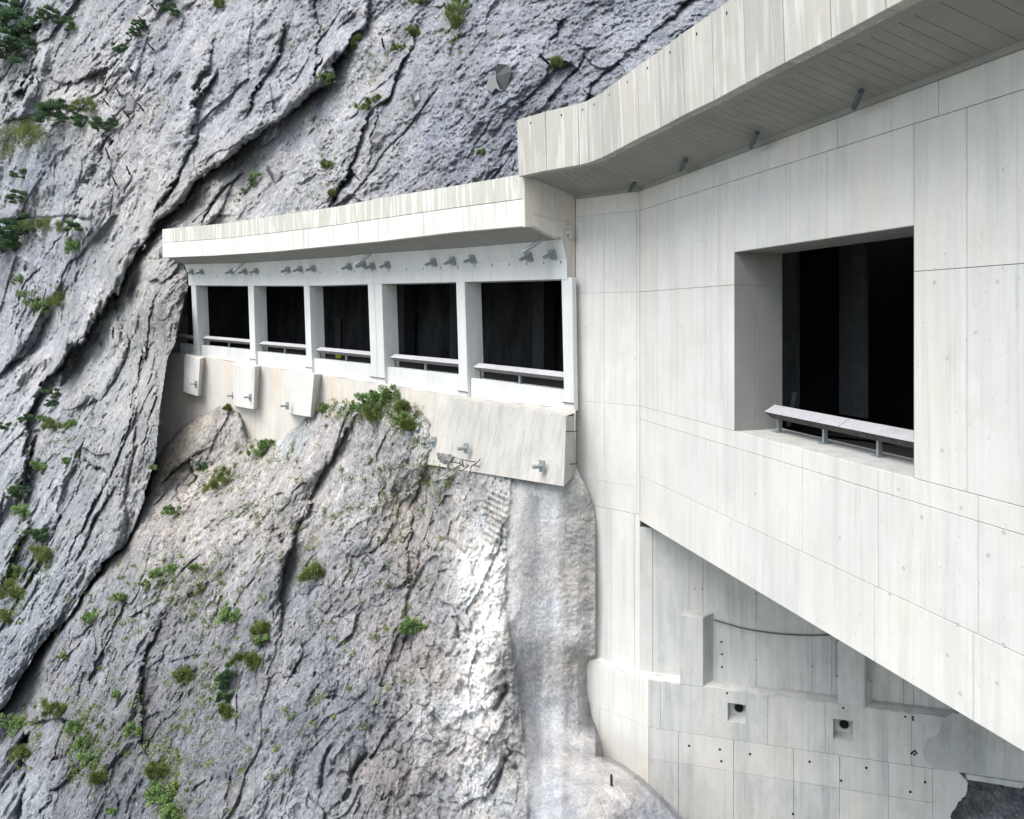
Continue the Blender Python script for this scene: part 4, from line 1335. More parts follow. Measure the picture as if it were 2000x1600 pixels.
# ---- foreground outcrop ---------------------------------------------------
out_pts = [(620, 790, 41.0), (700, 780, 37.2), (780, 785, 34.8), (840, 840, 32.4), (870, 905, 31.0), (930, 915, 29.5), (400, 830, 48), (470, 850, 46), (330, 890, 48.5), (1000, 935, 27.95), (1100, 955, 26.0), (1165, 1000, 26.1),
           (600, 1000, 37), (800, 1000, 32), (400, 1000, 42.5), (300, 1000, 45), (250, 1075, 44.5), (0, 1390, 45), (150, 1210, 44), (400, 1200, 37), (600, 1200, 32), (800, 1200, 28.7),
           (1000, 1100, 26.6), (1000, 1300, 25.4), (1090, 1200, 25.9), (1165, 1250, 25.95), (1160, 1420, 25.3), (0, 1650, 36), (200, 1500, 34), (400, 1500, 30), (600, 1500, 26.5), (800, 1500, 24.2), (1000, 1550, 22.8), (1160, 1560, 21.6),
           (1300, 1630, 20.8), (1450, 1750, 18.5), (560, 880, 42.5), (1200, 1600, 21.2), (-250, 1600, 44)]
step = 1.8
gx = np.concatenate([np.arange(-320, -40, 6), np.arange(-40, 1420, step)])
gy = np.concatenate([np.arange(700, 1640, step), np.arange(1640, 1900, 6)])
PX, PY = np.meshgrid(gx, gy)
shp = PX.shape
D0 = rbf(out_pts)(PX, PY)
P0 = np.stack([(PX - HX) / F * D0, D0, (HY - PY) / F * D0], -1).reshape(-1, 3)
nwarp = fbm(P0 * .6, 6, 95, .6).reshape(shp) * 26
MOD = np.clip(.7 + 1.4 * fbm(P0 * .35, 3, 93).reshape(shp), .1, 1.3)
ysx = [-320, -150, -10, 25, 62, 112, 163, 208, 250, 291, 305, 312, 330, 360, 393, 426, 448, 470, 484, 520, 552, 561, 580, 602, 630, 670, 720, 760, 790, 815, 835, 845, 851, 870, 930, 1000, 1060, 1100, 1124, 1145, 1160, 1167, 1176, 1200, 1250, 1290, 1310, 1330, 1420]
ysy = [1560, 1500, 1400, 1350, 1290, 1230, 1160, 1100, 1055, 950, 915, 892, 862, 831, 807, 785, 779, 798, 850, 856, 850, 837, 815, 800, 783, 776, 778, 768, 765, 792, 822, 842, 876, 886, 893, 908, 922, 930, 912, 952, 985, 1030, 1478, 1494, 1530, 1562, 1585, 1610, 1700]
YS = np.interp(PX, ysx, ysy)
inside = PY - YS
ragged = fbm(P0 * 1.4, 4, 12).reshape(shp) * 9
ins = inside + ragged * (inside < 60)
Dv = D0.copy()
smooth = np.zeros(shp)
sx = np.interp(PY, [900, 1040, 1200, 1350, 1500, 1600], [1000, 990, 985, 1010, 1030, 1030])      # left border of the smooth sprayed strip
strip = 1 / (1 + np.exp(-(PX + ragged * .8 - sx) / 4))
dust = np.exp(-((PX + nwarp - 935) / 52) ** 2) * np.clip((PY - 1020) / 60, 0, 1) * (1 - .55 * np.clip((PY - 1330) / 200, 0, 1))
smooth = np.maximum(strip, .8 * dust)
r, e, e2 = rough(P0, math.radians(24), 1.35, (.8, .42, .22, .12, .19))
mid_ = np.clip(1 - np.abs(PX - 940) / 90, 0, 1) * np.clip((PY - 980) / 100, 0, 1)
bumps = fbm(P0 * np.array([2.2, 2, 1.1]), 4, 63, .6).reshape(shp)
Dv += r.reshape(shp) * (1 - strip * .95) + mid_ * bumps * .45
def ROT(P):
    return P @ np.array([[.80, .36, -.48], [-.6, .48, -.64], [0, .8, .6]])
# sprayed strip: gentle vertical flutes and grain
flute = np.sin(P0[:, 0].reshape(shp) * 2.6 + 1.2 * vnoise(P0 * np.array([.6, .6, .1]), 8).reshape(shp))
Dv += strip * (.07 * flute + .05 * fbm(ROT(P0) * np.array([1.6, 1.6, 1.0]), 6, 77, .62).reshape(shp) + .035 * fbm(ROT(P0) * 5.5, 4, 79, .7).reshape(shp))
lump = lambda x, y, a, w: -a * np.exp(-(((PX - x) ** 2 + (PY - y) ** 2) / w ** 2))
Dv += lump(1048, 968, .08, 9) + lump(1125, 1255, .22, 26) + lump(1068, 1360, .1, 16) + lump(1195, 1520, .5, 50) + lump(1230, 1570, .8, 60)
# step between rough rock and strip
Dv += (1 - strip) * -.22 * np.exp(-np.clip(sx - PX, 0, 400) / 40)
Dv += np.clip((PX - 1085) / 40, 0, 1) * .16 * fbm(ROT(P0) * 1.1, 6, 505, .68).reshape(shp)
# ribbed spray lines
rib = np.clip(1 - np.abs(PX - 968) / 30, 0, 1) * np.clip((PY - 955) / 15, 0, 1) * np.clip((1075 - PY) / 30, 0, 1)
Dv += rib * .10 * np.sin((PY - .55 * (PX - 940)) * 2 * math.pi / 12.5)
G_ = lambda line, a, w: groove(PX + nwarp * .5, PY, line, a, w)
Dv += G_([(995, 1330), (990, 1350), (975, 1372), (958, 1392)], .5, 5) + G_([(990, 1468), (984, 1500), (972, 1530), (962, 1562)], .5, 6)
Dv += G_([(652, 1455), (640, 1480), (632, 1510), (628, 1560)], .5, 5) + G_([(720, 1470), (700, 1490), (688, 1515), (682, 1540)], .5, 5)
Dv += G_([(862, 1050), (880, 1062), (915, 1090)], .3, 5) + G_([(835, 1095), (815, 1125), (795, 1160)], .35, 6)
Dv += G_([(985, 1475), (1005, 1500), (1020, 1500)], .3, 5)
Dv += ov(PX + nwarp, PY, [(300, 950), (330, 920), (372, 895), (382, 930), (360, 970)], .3, 12, 1.3, 16, -1)
Dv += ov(PX + nwarp, PY, [(345, 1000), (352, 950), (375, 925), (420, 905), (470, 885), (520, 875)], .2, 20, .8, 9, 1)
gul = np.exp(-((PX + nwarp - 755 + .02 * (PY - 1300)) / 26) ** 2) * np.clip((PY - 1120) / 120, 0, 1)
Dv += gul * .42 * fbm(P0 * np.array([4.0, 2, .8]), 5, 303, .65).reshape(shp)
Dv += ov(PX + nwarp, PY, [(705, 790), (645, 900), (592, 1000), (560, 1100), (545, 1250), (520, 1350)], 1.1, 75, .9, 45, 1)
Dv += ov(PX + nwarp, PY, [(845, 870), (800, 1000), (792, 1150), (775, 1300)], .7, 60, .5, 30, 1)
Dv += ov(PX + nwarp, PY, [(420, 1130), (330, 1190), (280, 1280), (270, 1400), (300, 1500)], .9, 60, .8, 40, 1)
Dv += ov(PX + nwarp, PY, [(600, 860), (560, 1000), (530, 1120), (500, 1200)], .5, 26, .4, 12, -1)
Dv += ov(PX + nwarp, PY, [(20, 1400), (60, 1410), (130, 1402), (150, 1440), (130, 1480), (90, 1490)], .9, 22, 1.0, 12, -1)
Dv += ov(PX + nwarp, PY, [(90, 1545), (125, 1530), (175, 1480), (180, 1510), (150, 1545), (120, 1560)], .8, 22, .9, 12, -1)
Dv += ov(PX + nwarp, PY, [(60, 1400), (45, 1500), (55, 1700)], .5, 30, 2.6, 60, -1)
for i in range(46):
    x0, y0 = rnd.uniform(60, 980), rnd.uniform(820, 1600)
    ln_ = rnd.uniform(30, 150); a_ = math.radians(rnd.uniform(40, 95))
    pts_ = [(x0 - k * ln_ / 4 * math.cos(a_) + rnd.uniform(-6, 6), y0 + k * ln_ / 4 * math.sin(a_)) for k in range(5)]
    Dv += ov(PX + nwarp * .5, PY, pts_, rnd.uniform(.1, .25), rnd.uniform(8, 22), rnd.uniform(.12, .4), rnd.uniform(2.5, 6), rnd.choice((1, 1, -1))) * (1 - strip)
topr = np.where(PX < 300, 1.6, 2.2)
Dv += topr * np.exp(-np.clip(ins, 0, 900) / 13) * (1 - np.clip((PX - 815) / 40, 0, 1) * .96)
Dv += np.clip(-ins, 0, 80) * .22
Dv += np.where(PX > 1150, np.clip(PX - 1163, 0, 40) * .12 * (PY < 1478), 0)
Dv += np.where((PX > 1120), np.clip(PX - 1128, 0, 60) * .018 * np.clip((PY - 1280) / 20, 0, 1) * np.clip((1450 - PY) / 30, 0, 1), 0)
keep = (ins > -40)
ocol = [(330, 800, .46, .43, .38), (350, 880, .52, .45, .36), (400, 850, .52, .48, .43), (450, 830, .46, .44, .42), (420, 900, .50, .47, .44), (560, 850, .56, .54, .51), (600, 900, .46, .44, .43), (540, 900, .54, .50, .46),
        (700, 850, .46, .45, .46), (800, 800, .52, .51, .50), (780, 900, .44, .43, .43), (860, 960, .44, .43, .42), (700, 1000, .46, .45, .46), (500, 1000, .47, .45, .43), (350, 1030, .46, .43, .40), (300, 1050, .44, .42, .41),
        (900, 920, .44, .43, .42), (960, 960, .54, .53, .51), (940, 1040, .58, .57, .55), (870, 1080, .48, .46, .45), (790, 1050, .45, .40, .37), (700, 1100, .38, .385, .41), (600, 1150, .36, .375, .41), (450, 1120, .40, .395, .41),
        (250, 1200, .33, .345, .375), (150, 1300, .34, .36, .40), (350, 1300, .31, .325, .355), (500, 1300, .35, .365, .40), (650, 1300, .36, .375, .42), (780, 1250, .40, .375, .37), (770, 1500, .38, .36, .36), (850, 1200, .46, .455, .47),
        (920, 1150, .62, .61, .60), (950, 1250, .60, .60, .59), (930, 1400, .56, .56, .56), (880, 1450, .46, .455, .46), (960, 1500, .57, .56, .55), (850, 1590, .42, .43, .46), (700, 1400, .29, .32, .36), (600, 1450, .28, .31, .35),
        (500, 1500, .36, .39, .43), (540, 1570, .42, .45, .49), (400, 1500, .29, .31, .34), (300, 1400, .29, .30, .33), (200, 1500, .27, .285, .32), (80, 1450, .30, .32, .36), (20, 1550, .40, .44, .48), (40, 1600, .38, .43, .47), (150, 1580, .29, .31, .35),  # lower-left points darker and bluer: the shade there is painted into the colour
        (1040, 960, .44, .44, .43), (1030, 1100, .42, .415, .41), (1040, 1300, .36, .36, .36), (1050, 1450, .38, .38, .39), (1075, 1000, .52, .52, .52), (1085, 1200, .54, .55, .57), (1085, 1400, .52, .54, .57), (1060, 1560, .48, .49, .50),
        (1110, 1100, .54, .50, .45), (1130, 1000, .52, .50, .46), (1145, 1150, .52, .48, .43), (1140, 1300, .50, .465, .42), (1160, 1120, .50, .48, .45), (1120, 1400, .46, .44, .42), (1135, 1480, .50, .48, .46), (1200, 1530, .56, .53, .50), (1180, 1590, .46, .435, .42), (1300, 1600, .42, .43, .46)]
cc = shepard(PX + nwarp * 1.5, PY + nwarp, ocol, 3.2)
mot = fbm(P0 * np.array([.7, .6, .4]), 5, 133, .6).reshape(shp)
cc = cc + (np.array([.53, .52, .51]) - cc) * (dust * np.clip(.75 + 1.2 * mot, 0, 1))[..., None]
cc *= (1 + .26 * mot * (1 - .6 * strip))[..., None]
streak = fbm(P0 * np.array([2.6, 1.5, .05]), 4, 171, .6).reshape(shp)
g_ = lambda x, w: np.exp(-((PX - x - nwarp * .25) / w) ** 2)
stripes = -.26 * g_(1035, 24) + .13 * g_(1087, 9) + .15 * g_(1063, 6) - .22 * g_(1105, 8) + .16 * g_(1135, 10)
cc *= (1 + (.34 * streak + stripes) * strip)[..., None]
warm = np.clip(fbm(P0 * .4, 4, 137).reshape(shp) * 2.2 - .4, 0, 1)[..., None] * (1 - strip[..., None])
cc = cc * (1 - warm * .35) + np.array([.47, .42, .39]) * warm * .35
cc = np.where(strip[..., None] > .5, cc * 1.18, np.clip(cc * (cc.mean(-1, keepdims=True) / .50) ** .75 * np.array([2.26, 2.18, 2.08]), .05, 1.2))
outcrop_D = Dv
outc = tag(grid_mesh('rock_outcrop', PX, PY, Dv, keep, cc, smooth, M['rock']), kind='structure')
ogx, ogy = gx, gy

# ---- rock under the broken footing, lower right --------------------------
gx2 = np.arange(1780, 2260, 2.5); gy2 = np.arange(1490, 1800, 2.5)
PX, PY = np.meshgrid(gx2, gy2); shp = PX.shape
D0 = 23.6 - (PY - 1500) * .010 - (PX - 1860) * .003 + np.clip(1880 - PX, 0, 200) * .05
P0 = np.stack([(PX - HX) / F * D0, D0, (HY - PY) / F * D0], -1).reshape(-1, 3)
r, e, e2 = rough(P0, .5, 1.3, (.6, .5, .3, .12, .07))
Dv = D0 + r.reshape(shp) * .7
cc = np.ones(shp + (3,)) * np.array([.62, .64, .66]) * (1 + .25 * fbm(P0, 4, 5).reshape(shp))[..., None]
tag(grid_mesh('rock_slope', PX, PY, Dv, np.ones(shp, bool), cc, np.zeros(shp), M['rock']), kind='structure')

# ---- unseen flat valley floor, added to bounce light up --
mb = MB()
mb.quad((-600, -500, -95), (600, -500, -95), (600, 400, -95), (-600, 400, -95))
tag(mb.build('ground', simple('bounce_ground', (.13, .14, .12), .95, 0, .3, .05)), kind='structure')

# ------------------------------------------------------------------ depth lookup for things standing on the rock
def bil(gx_, gy_, D, x, y):
    i = int(np.clip(np.searchsorted(gx_, x), 1, len(gx_) - 1)); j = int(np.clip(np.searchsorted(gy_, y), 1, len(gy_) - 1))
    return float(D[j, i])
def rock_at(x, y):
    dc = bil(cgx, cgy, cliff_D, x, y)
    if y > ogy[0] and np.interp(x, ysx, ysy) < y:
        dc = min(dc, bil(ogx, ogy, outcrop_D, x, y))
    return dc

# ------------------------------------------------------------------ vegetation
nrg = np.random.default_rng(5)
def leaf_mesh(C, N, size, aspect, shade, name, mat, parent):
    """C (n,3) centres, N (n,3) long directions: one folded leaf (2 tris) each"""
    n = len(C)
    N = N / np.linalg.norm(N, axis=1, keepdims=True)
    rnd_ = nrg.normal(size=(n, 3)); S_ = np.cross(N, rnd_); S_ /= np.linalg.norm(S_, axis=1, keepdims=True)
    size = np.broadcast_to(size, (n,))[:, None]
    a = C - N * size * .5; b = C + N * size * .5
    w = S_ * size * aspect
    up = np.cross(N, S_) * size * .12
    v = np.stack([a, C + w + up, b, C - w + up], 1).reshape(-1, 3)
    me = bpy.data.meshes.new(name)
    me.vertices.add(n * 4); me.vertices.foreach_set('co', v.astype(np.float32).ravel())
    i0 = np.arange(n) * 4
    me.loops.add(n * 6)
    t = np.stack([i0, i0 + 1, i0 + 2, i0, i0 + 2, i0 + 3], 1)
    me.loops.foreach_set('vertex_index', t.ravel().astype(np.int32))
    me.polygons.add(n * 2); me.polygons.foreach_set('loop_start', np.arange(0, n * 6, 3, dtype=np.int32))
    me.update(calc_edges=True)
    at_ = me.attributes.new('shade', 'FLOAT', 'POINT')
    at_.data.foreach_set('value', np.repeat(np.clip(shade, 0, 1), 4).astype(np.float32))
    me.materials.append(mat)
    o = bpy.data.objects.new(name, me); COL.objects.link(o)
    if parent: o.parent = parent
    return o

def make_plant(x, y, r, kind, label, group=None, rx=None, ang=0):
    """bush of radius r photo px growing out of the rock at (x, y)"""
    r *= 1.25 * (1.3 if x < 200 and y < 620 else 1); rx = rx * 1.2 if rx else None
    Y = (rock_at(x, y) + min(rock_at(x + a_, y + b_) for a_ in (-.5 * r, 0, .5 * r) for b_ in (-.5 * r, 0, .5 * r))) / 2 - .05
    base = R(x, y, Y); m_ = Y / F
    rr_ = r * m_; rxx = (rx or r) * m_
    name = {'pine': 'dwarf_pine', 'bush': 'leafy_shrub', 'tuft': 'grass_tussock'}[kind]
    cat = {'pine': 'shrub', 'bush': 'shrub', 'tuft': 'grass'}[kind]
    t = thing(name, label, cat, group)
    nb = {'pine': 11, 'bush': 14, 'tuft': 10}[kind]
    ca, sa2 = math.cos(ang), math.sin(ang)
    CC, NN, SH_ = [], [], []
    st = MB()
    for k in range(nb + int(r / 4)):
        u, v_, w_ = nrg.uniform(-1, 1), nrg.uniform(-.5, 1), nrg.uniform(-.9, .35)
        if u * u + v_ * v_ > 1.1 and nrg.random() < .75: u *= .6; v_ *= .6
        u += nrg.normal() * .12; v_ += nrg.normal() * .12
        ox, oz = u * rxx, v_ * rr_ * .8
        ox, oz = ox * ca - oz * sa2, ox * sa2 + oz * ca
        c = base + V3(ox, w_ * rr_ * .7 - .25 * rr_, oz)
        if kind != 'tuft':
            st.tube(base + V3(0, .15, -.1 * rr_), lerp(base, c, .9), .02 + .01 * rr_, 5, r2=.008)
        if kind == 'pine':
            n = 150
            cr = .32 * rr_ * nrg.uniform(.7, 1.3)
            d = nrg.normal(size=(n, 3)); d /= np.linalg.norm(d, axis=1, keepdims=True)
            d[:, 2] = np.abs(d[:, 2]) * .8 + .1
            p = c + d * cr * nrg.uniform(.2, 1, (n, 1))
            CC.append(p); NN.append(d + np.array([0, 0, .7])); SH_.append(nrg.uniform(.0, .7) + nrg.normal(0, .18, n))
        elif kind == 'bush':
            n = 130
            cr = .30 * rr_ * nrg.uniform(.4, 1.5)
            d = nrg.normal(size=(n, 3)); d /= np.linalg.norm(d, axis=1, keepdims=True)
            p = c + d * cr * nrg.uniform(.1, 1, (n, 1)) ** .6
            CC.append(p); NN.append(nrg.normal(size=(n, 3)) + np.array([0, -.3, .3])); SH_.append(nrg.uniform(.1, .8) + nrg.normal(0, .2, n))
        else:
            n = 130
            root = c + nrg.normal(size=(n, 3)) * rr_ * .16 * np.array([1, .4, 1])
            d = nrg.normal(size=(n, 3)) * .55 + np.array([0, -.35, .55])
            CC.append(root + d * .08); NN.append(d); SH_.append(nrg.uniform(.1, .9) + nrg.normal(0, .2, n))
    C_, N_, S_ = np.concatenate(CC), np.concatenate(NN), np.concatenate(SH_)
    if kind == 'pine': leaf_mesh(C_, N_, max(.09, .12 * rr_ + .07), .26, S_, 'foliage', M['pine'], t)
    elif kind == 'bush': leaf_mesh(C_, N_, .07 + .035 * rr_, .30, S_, 'foliage', M['leaf'], t)
    else: leaf_mesh(C_, N_, .16 + .04 * rr_, .07, S_, 'blades', M['grass'], t)
    if kind != 'tuft': st.build('stem', M['wood'], t)
    return t

PL = [
 # upper left
 (12, 110, 22, 'pine', 'dark pine scrub in the top left corner, lower end of the corner strip'), (28, 60, 26, 'pine', 'largest dark pine in the top left corner strip'), (22, 22, 16, 'pine', 'pine at the very top left corner of the view'),
 (62, 95, 11, 'pine', 'small pine right of the top left corner strip'), (90, 36, 13, 'pine', 'low wide pine on a knob near the top left corner', 24), (133, 52, 11, 'pine', 'small round pine right of the low wide one near the top left'),
 (237, 98, 13, 'pine', 'round dark pine beside the upper end of the rod field'), (275, 53, 11, 'pine', 'pine crossed by a steel rod in the upper left'), (262, 68, 9, 'pine', 'small pine just below the one crossed by a steel rod'),
 (336, 26, 14, 'pine', 'dark round pine high on the cliff with dry grass under it'), (205, 250, 17, 'pine', 'bright dark green pine at the left edge of the rod field'), (118, 230, 20, 'pine', 'pine at the upper right end of the long green ledge on the left', 26),
 (150, 240, 13, 'pine', 'small pine at the right tip of the long green ledge'), (40, 285, 26, 'tuft', 'grassy end of the long green ledge on the left cliff', 42), (85, 262, 22, 'tuft', 'grass in the middle of the long green ledge', 36),
 (175, 212, 12, 'tuft', 'dry grass patch above the right tip of the long green ledge', 20), (42, 345, 9, 'pine', 'tiny pine on a thin crack below the long green ledge'), (42, 392, 12, 'pine', 'upright small pine at the foot of the thin crack'),
 (42, 455, 20, 'pine', 'wide pine on the second ledge, leftmost', 30), (82, 440, 14, 'tuft', 'grass behind the wide pine on the second ledge', 22), (125, 447, 11, 'tuft', 'dry grass at the middle of the second ledge', 24), (150, 445, 11, 'pine', 'small pine at the right end of the second ledge'),
 (144, 482, 11, 'bush', 'shrub hanging just under the second ledge'), (6, 490, 20, 'pine', 'pine cut by the left edge of the view below the second ledge'), (60, 585, 12, 'bush', 'shrub in the middle of the slanting green band on the left', 22), (90, 603, 10, 'bush', 'shrub at the lower end of the slanting green band'),
 (36, 548, 8, 'bush', 'small shrub at the upper end of the slanting green band'), (115, 588, 12, 'tuft', 'grey green tuft right of the slanting green band'),
 # rib between the crevices
 (102, 770, 11, 'pine', 'dark shrub at the foot of the big overhang crevice'), (105, 790, 9, 'pine', 'lower of two dark shrubs at the foot of the big overhang crevice'), (86, 818, 8, 'bush', 'leftmost of three small shrubs under the overhang crevice'), (103, 830, 11, 'tuft', 'grass between the small shrubs under the overhang crevice'),
 (127, 832, 9, 'bush', 'middle of three small shrubs under the overhang crevice'), (142, 826, 7, 'bush', 'rightmost of three small shrubs under the overhang crevice'), (80, 913, 12, 'bush', 'lone round shrub with a stem on the grey rib'), (54, 822, 12, 'pine', 'dark shrub in the black crack on the far left'),
 (8, 835, 12, 'pine', 'shrub at the left edge beside red stained rock'), (130, 900, 6, 'bush', 'tiny bright shrub right of the lone round shrub'), (42, 965, 14, 'pine', 'dark shrub high in the vertical green gully'), (46, 1000, 12, 'bush', 'paler shrub lower in the vertical green gully'),
 (76, 1048, 17, 'pine', 'dense dark shrub above the lower crevice'), (88, 1080, 15, 'tuft', 'grass hanging beneath the dense dark shrub'), (30, 1115, 12, 'bush', 'shrub near the left edge above the long hanging grass'), (28, 1155, 20, 'tuft', 'long hanging grass near the left edge'), (12, 1205, 13, 'tuft', 'lowest hanging grass on the left edge'),
 (299, 915, 6, 'bush', 'tiny shrub in the crack right of the grey rib'),
 # outcrop
 (340, 1000, 13, 'bush', 'fresh green bush in the hollow left of the outcrop'), (335, 1110, 10, 'bush', 'upper bright cushion on the pale slope'), (306, 1119, 8, 'bush', 'cushion left of the upper bright cushion'), (285, 1143, 8, 'bush', 'small dark cushion lower on the pale slope'), (237, 1168, 11, 'bush', 'grey green cushion by the slope edge'), (180, 1205, 12, 'bush', 'cushion close under the crevice on the left slope'),
 (380, 1108, 7, 'bush', 'small bright cushion right of the upper bright cushion'), (448, 1205, 17, 'bush', 'square dense bush on the middle of the outcrop'), (512, 1232, 14, 'tuft', 'mossy knob, upper part, beside the square dense bush'), (512, 1252, 12, 'bush', 'green foot of the mossy knob'),
 (490, 1290, 16, 'tuft', 'yellowish grass above the dwarf pine on the outcrop', 26), (446, 1328, 16, 'pine', 'dwarf pine with upright needle tufts on the outcrop', 24), (440, 1362, 12, 'pine', 'hanging lower part of the dwarf pine scrub on the outcrop'), (443, 1390, 9, 'tuft', 'grass below the dwarf pine on the outcrop'),
 (360, 1318, 11, 'tuft', 'flat pale tuft left of the dwarf pine', 14), (613, 1120, 18, 'tuft', 'brownish green tuft high on the outcrop'), (806, 1222, 17, 'bush', 'round olive bush beside the white dusty rock'), (126, 1282, 8, 'bush', 'small cushion below the lower crevice'),
 (228, 1356, 8, 'bush', 'small bush in the hollow of the lower left slope'), (265, 1425, 12, 'bush', 'pale bush low on the left slope'), (310, 1505, 14, 'tuft', 'top of the hanging grass strip at the bottom'), (325, 1545, 22, 'bush', 'largest green clump in the hanging strip at the bottom'), (340, 1585, 17, 'bush', 'lowest clump of the hanging strip, cut by the bottom edge'),
 (32, 1412, 20, 'bush', 'dark shrub on the boulder in the lower left corner'), (50, 1468, 15, 'tuft', 'brown green tuft hanging from the boulder in the lower left corner'), (110, 1385, 14, 'tuft', 'yellow green tuft on top of the lower left boulder', 24), (145, 1418, 12, 'bush', 'uppermost bush of the slanting row right of the boulder'), (165, 1452, 13, 'bush', 'second bush of the slanting row right of the boulder'),
 (182, 1483, 15, 'bush', 'third and largest bush of the slanting row right of the boulder'), (192, 1520, 11, 'tuft', 'lowest tuft of the slanting row right of the boulder'), (220, 1583, 8, 'bush', 'bright small bush at the bottom edge, lower left'),
 (505, 880, 14, 'bush', 'light leafy bush by the concrete spill under the foundation wall'), (522, 868, 10, 'bush', 'upper twig bush beside the concrete spill'), (400, 914, 9, 'pine', 'dark small bush on the pale rock under the foundation wall'), (432, 940, 13, 'tuft', 'long yellow green grass on the slope edge', 24),
 (446, 800, 5, 'tuft', 'tiny tuft on the foundation wall rock'),
 # crown of the outcrop
 (625, 778, 15, 'bush', 'leftmost bush on top of the outcrop'), (612, 790, 13, 'tuft', 'dry grass at the left end of the bushes on top of the outcrop'), (655, 772, 21, 'bush', 'full bright bush left of centre on top of the outcrop'), (690, 770, 22, 'bush', 'tall bright bush in the middle on top of the outcrop'),
 (712, 790, 19, 'bush', 'dark lower bush with bare twigs on top of the outcrop'), (742, 780, 20, 'bush', 'bush right of centre on top of the outcrop'), (770, 768, 18, 'bush', 'airy bush near the right end on top of the outcrop'), (784, 752, 12, 'bush', 'slender upright shoot at the right end on top of the outcrop'),
 (730, 812, 13, 'tuft', 'grass hanging under the middle bush on top of the outcrop'), (784, 798, 11, 'tuft', 'green grass tuft under the slender shoot'), (787, 818, 12, 'bush', 'low flowering cushion right below the bushes'), (798, 835, 11, 'tuft', 'flat tuft below the flowering cushion'), (630, 795, 10, 'bush', 'mossy cushion under the leftmost bush'),
 # upper middle
 (640, 155, 12, 'bush', 'bush in the dark crack above the far gallery', 16), (886, 38, 22, 'tuft', 'long slanting grass patch high above the gallery roofs', 12), (902, 10, 14, 'bush', 'green top end of the long slanting grass patch'), (722, 206, 10, 'tuft', 'flat yellow green grass patch in the middle of the pale rock', 24),
 (690, 92, 9, 'tuft', 'grass strip at the foot of the dark crack, top centre', 17), (776, 95, 9, 'bush', 'tuft beside a small concrete block, top centre', 12), (806, 66, 9, 'tuft', 'tuft above the small concrete block, top centre', 13), (820, 4, 11, 'bush', 'green patch at the top edge, centre'), (1088, 124, 10, 'tuft', 'thin green tuft below the lone steel rod', 6),
 (938, 299, 7, 'bush', 'small bright tuft above the gallery roof'), (488, 362, 12, 'bush', 'slanting bush beside the pale concrete block above the far gallery', 20), (640, 325, 8, 'tuft', 'small dry tuft above the far gallery roof'), (648, 380, 5, 'tuft', 'tiny tuft close above the far gallery roof'), (432, 12, 9, 'tuft', 'thin hanging grass at the top edge'),
]
angs = {(488, 362): .95, (118, 230): .4, (40, 285): .35, (85, 262): .35, (690, 92): .55, (722, 206): .3, (432, 940): .7, (886, 38): -.35, (60, 585): -.6, (446, 1328): .9}
for p in PL:
    x, y, r_, k, lab = p[:5]; rx_ = p[5] if len(p) > 5 else None
    make_plant(x, y, r_, k, lab, 'plants growing on the cliff', rx_, angs.get((x, y), 0))

# loose thin grass and moss: nobody could count it
def stuff_grass():
    CC, NN, SS = [], [], []
    zones = [(40, 270, 70, 40, 60), (30, 1150, 25, 70, 40), (90, 1090, 15, 40, 20), (330, 1550, 30, 70, 50), (700, 800, 90, 22, 70), (790, 820, 30, 30, 24), (410, 1330, 40, 60, 24), (340, 1120, 120, 40, 40), (400, 1180, 90, 60, 30), (560, 1000, 220, 110, 50),
             (850, 900, 60, 60, 16), (430, 940, 40, 40, 24), (160, 1440, 40, 70, 40), (60, 1440, 30, 50, 24), (240, 1400, 150, 120, 50), (680, 1180, 200, 160, 30), (460, 1450, 160, 120, 26), (640, 330, 60, 90, 22), (720, 150, 60, 90, 26), (300, 200, 120, 180, 34), (60, 450, 80, 40, 30), (80, 600, 60, 40, 24),
             (130, 850, 60, 60, 24), (40, 980, 20, 80, 24), (1060, 130, 60, 90, 8), (780, 960, 70, 80, 18), (20, 60, 40, 110, 40), (160, 40, 120, 40, 16), (540, 60, 120, 70, 10), (230, 1190, 90, 40, 22), (880, 60, 20, 50, 14), (500, 890, 50, 20, 12)]
    for (x, y, sx_, sy_, n) in zones:
        for k in range(int(n * 2.0)):
            xx, yy = nrg.normal(x, sx_ * .6), nrg.normal(y, sy_ * .6)
            if yy < 0 or yy > 1650: continue
            if 318 < xx < 1010 and np.interp(xx, [q[0] for q in FT], [q[1] for q in FT]) - 4 < yy < np.interp(xx, ysx, ysy) + 4: continue
            if xx > 985: continue
            b = R(xx, yy, rock_at(xx, yy) - .02)
            m_ = nrg.integers(10, 34); s = nrg.uniform(.05, .22)
            root = b + nrg.normal(size=(m_, 3)) * np.array([s, .03, s * .8])
            d = nrg.normal(size=(m_, 3)) * .6 + np.array([0, -.4, .4])
            CC.append(root + d * .03); NN.append(d); SS.append(nrg.uniform(.0, .9) + nrg.normal(0, .15, m_))
    C_, N_, S_ = np.concatenate(CC), np.concatenate(NN), np.concatenate(SS)
    o = leaf_mesh(C_, N_, nrg.uniform(.09, .22, len(C_)), .12, S_, 'grass', M['grass'], None)
    tag(o, 'short thin grass and moss scattered in cracks of the rock', 'grass', kind='stuff')
stuff_grass()

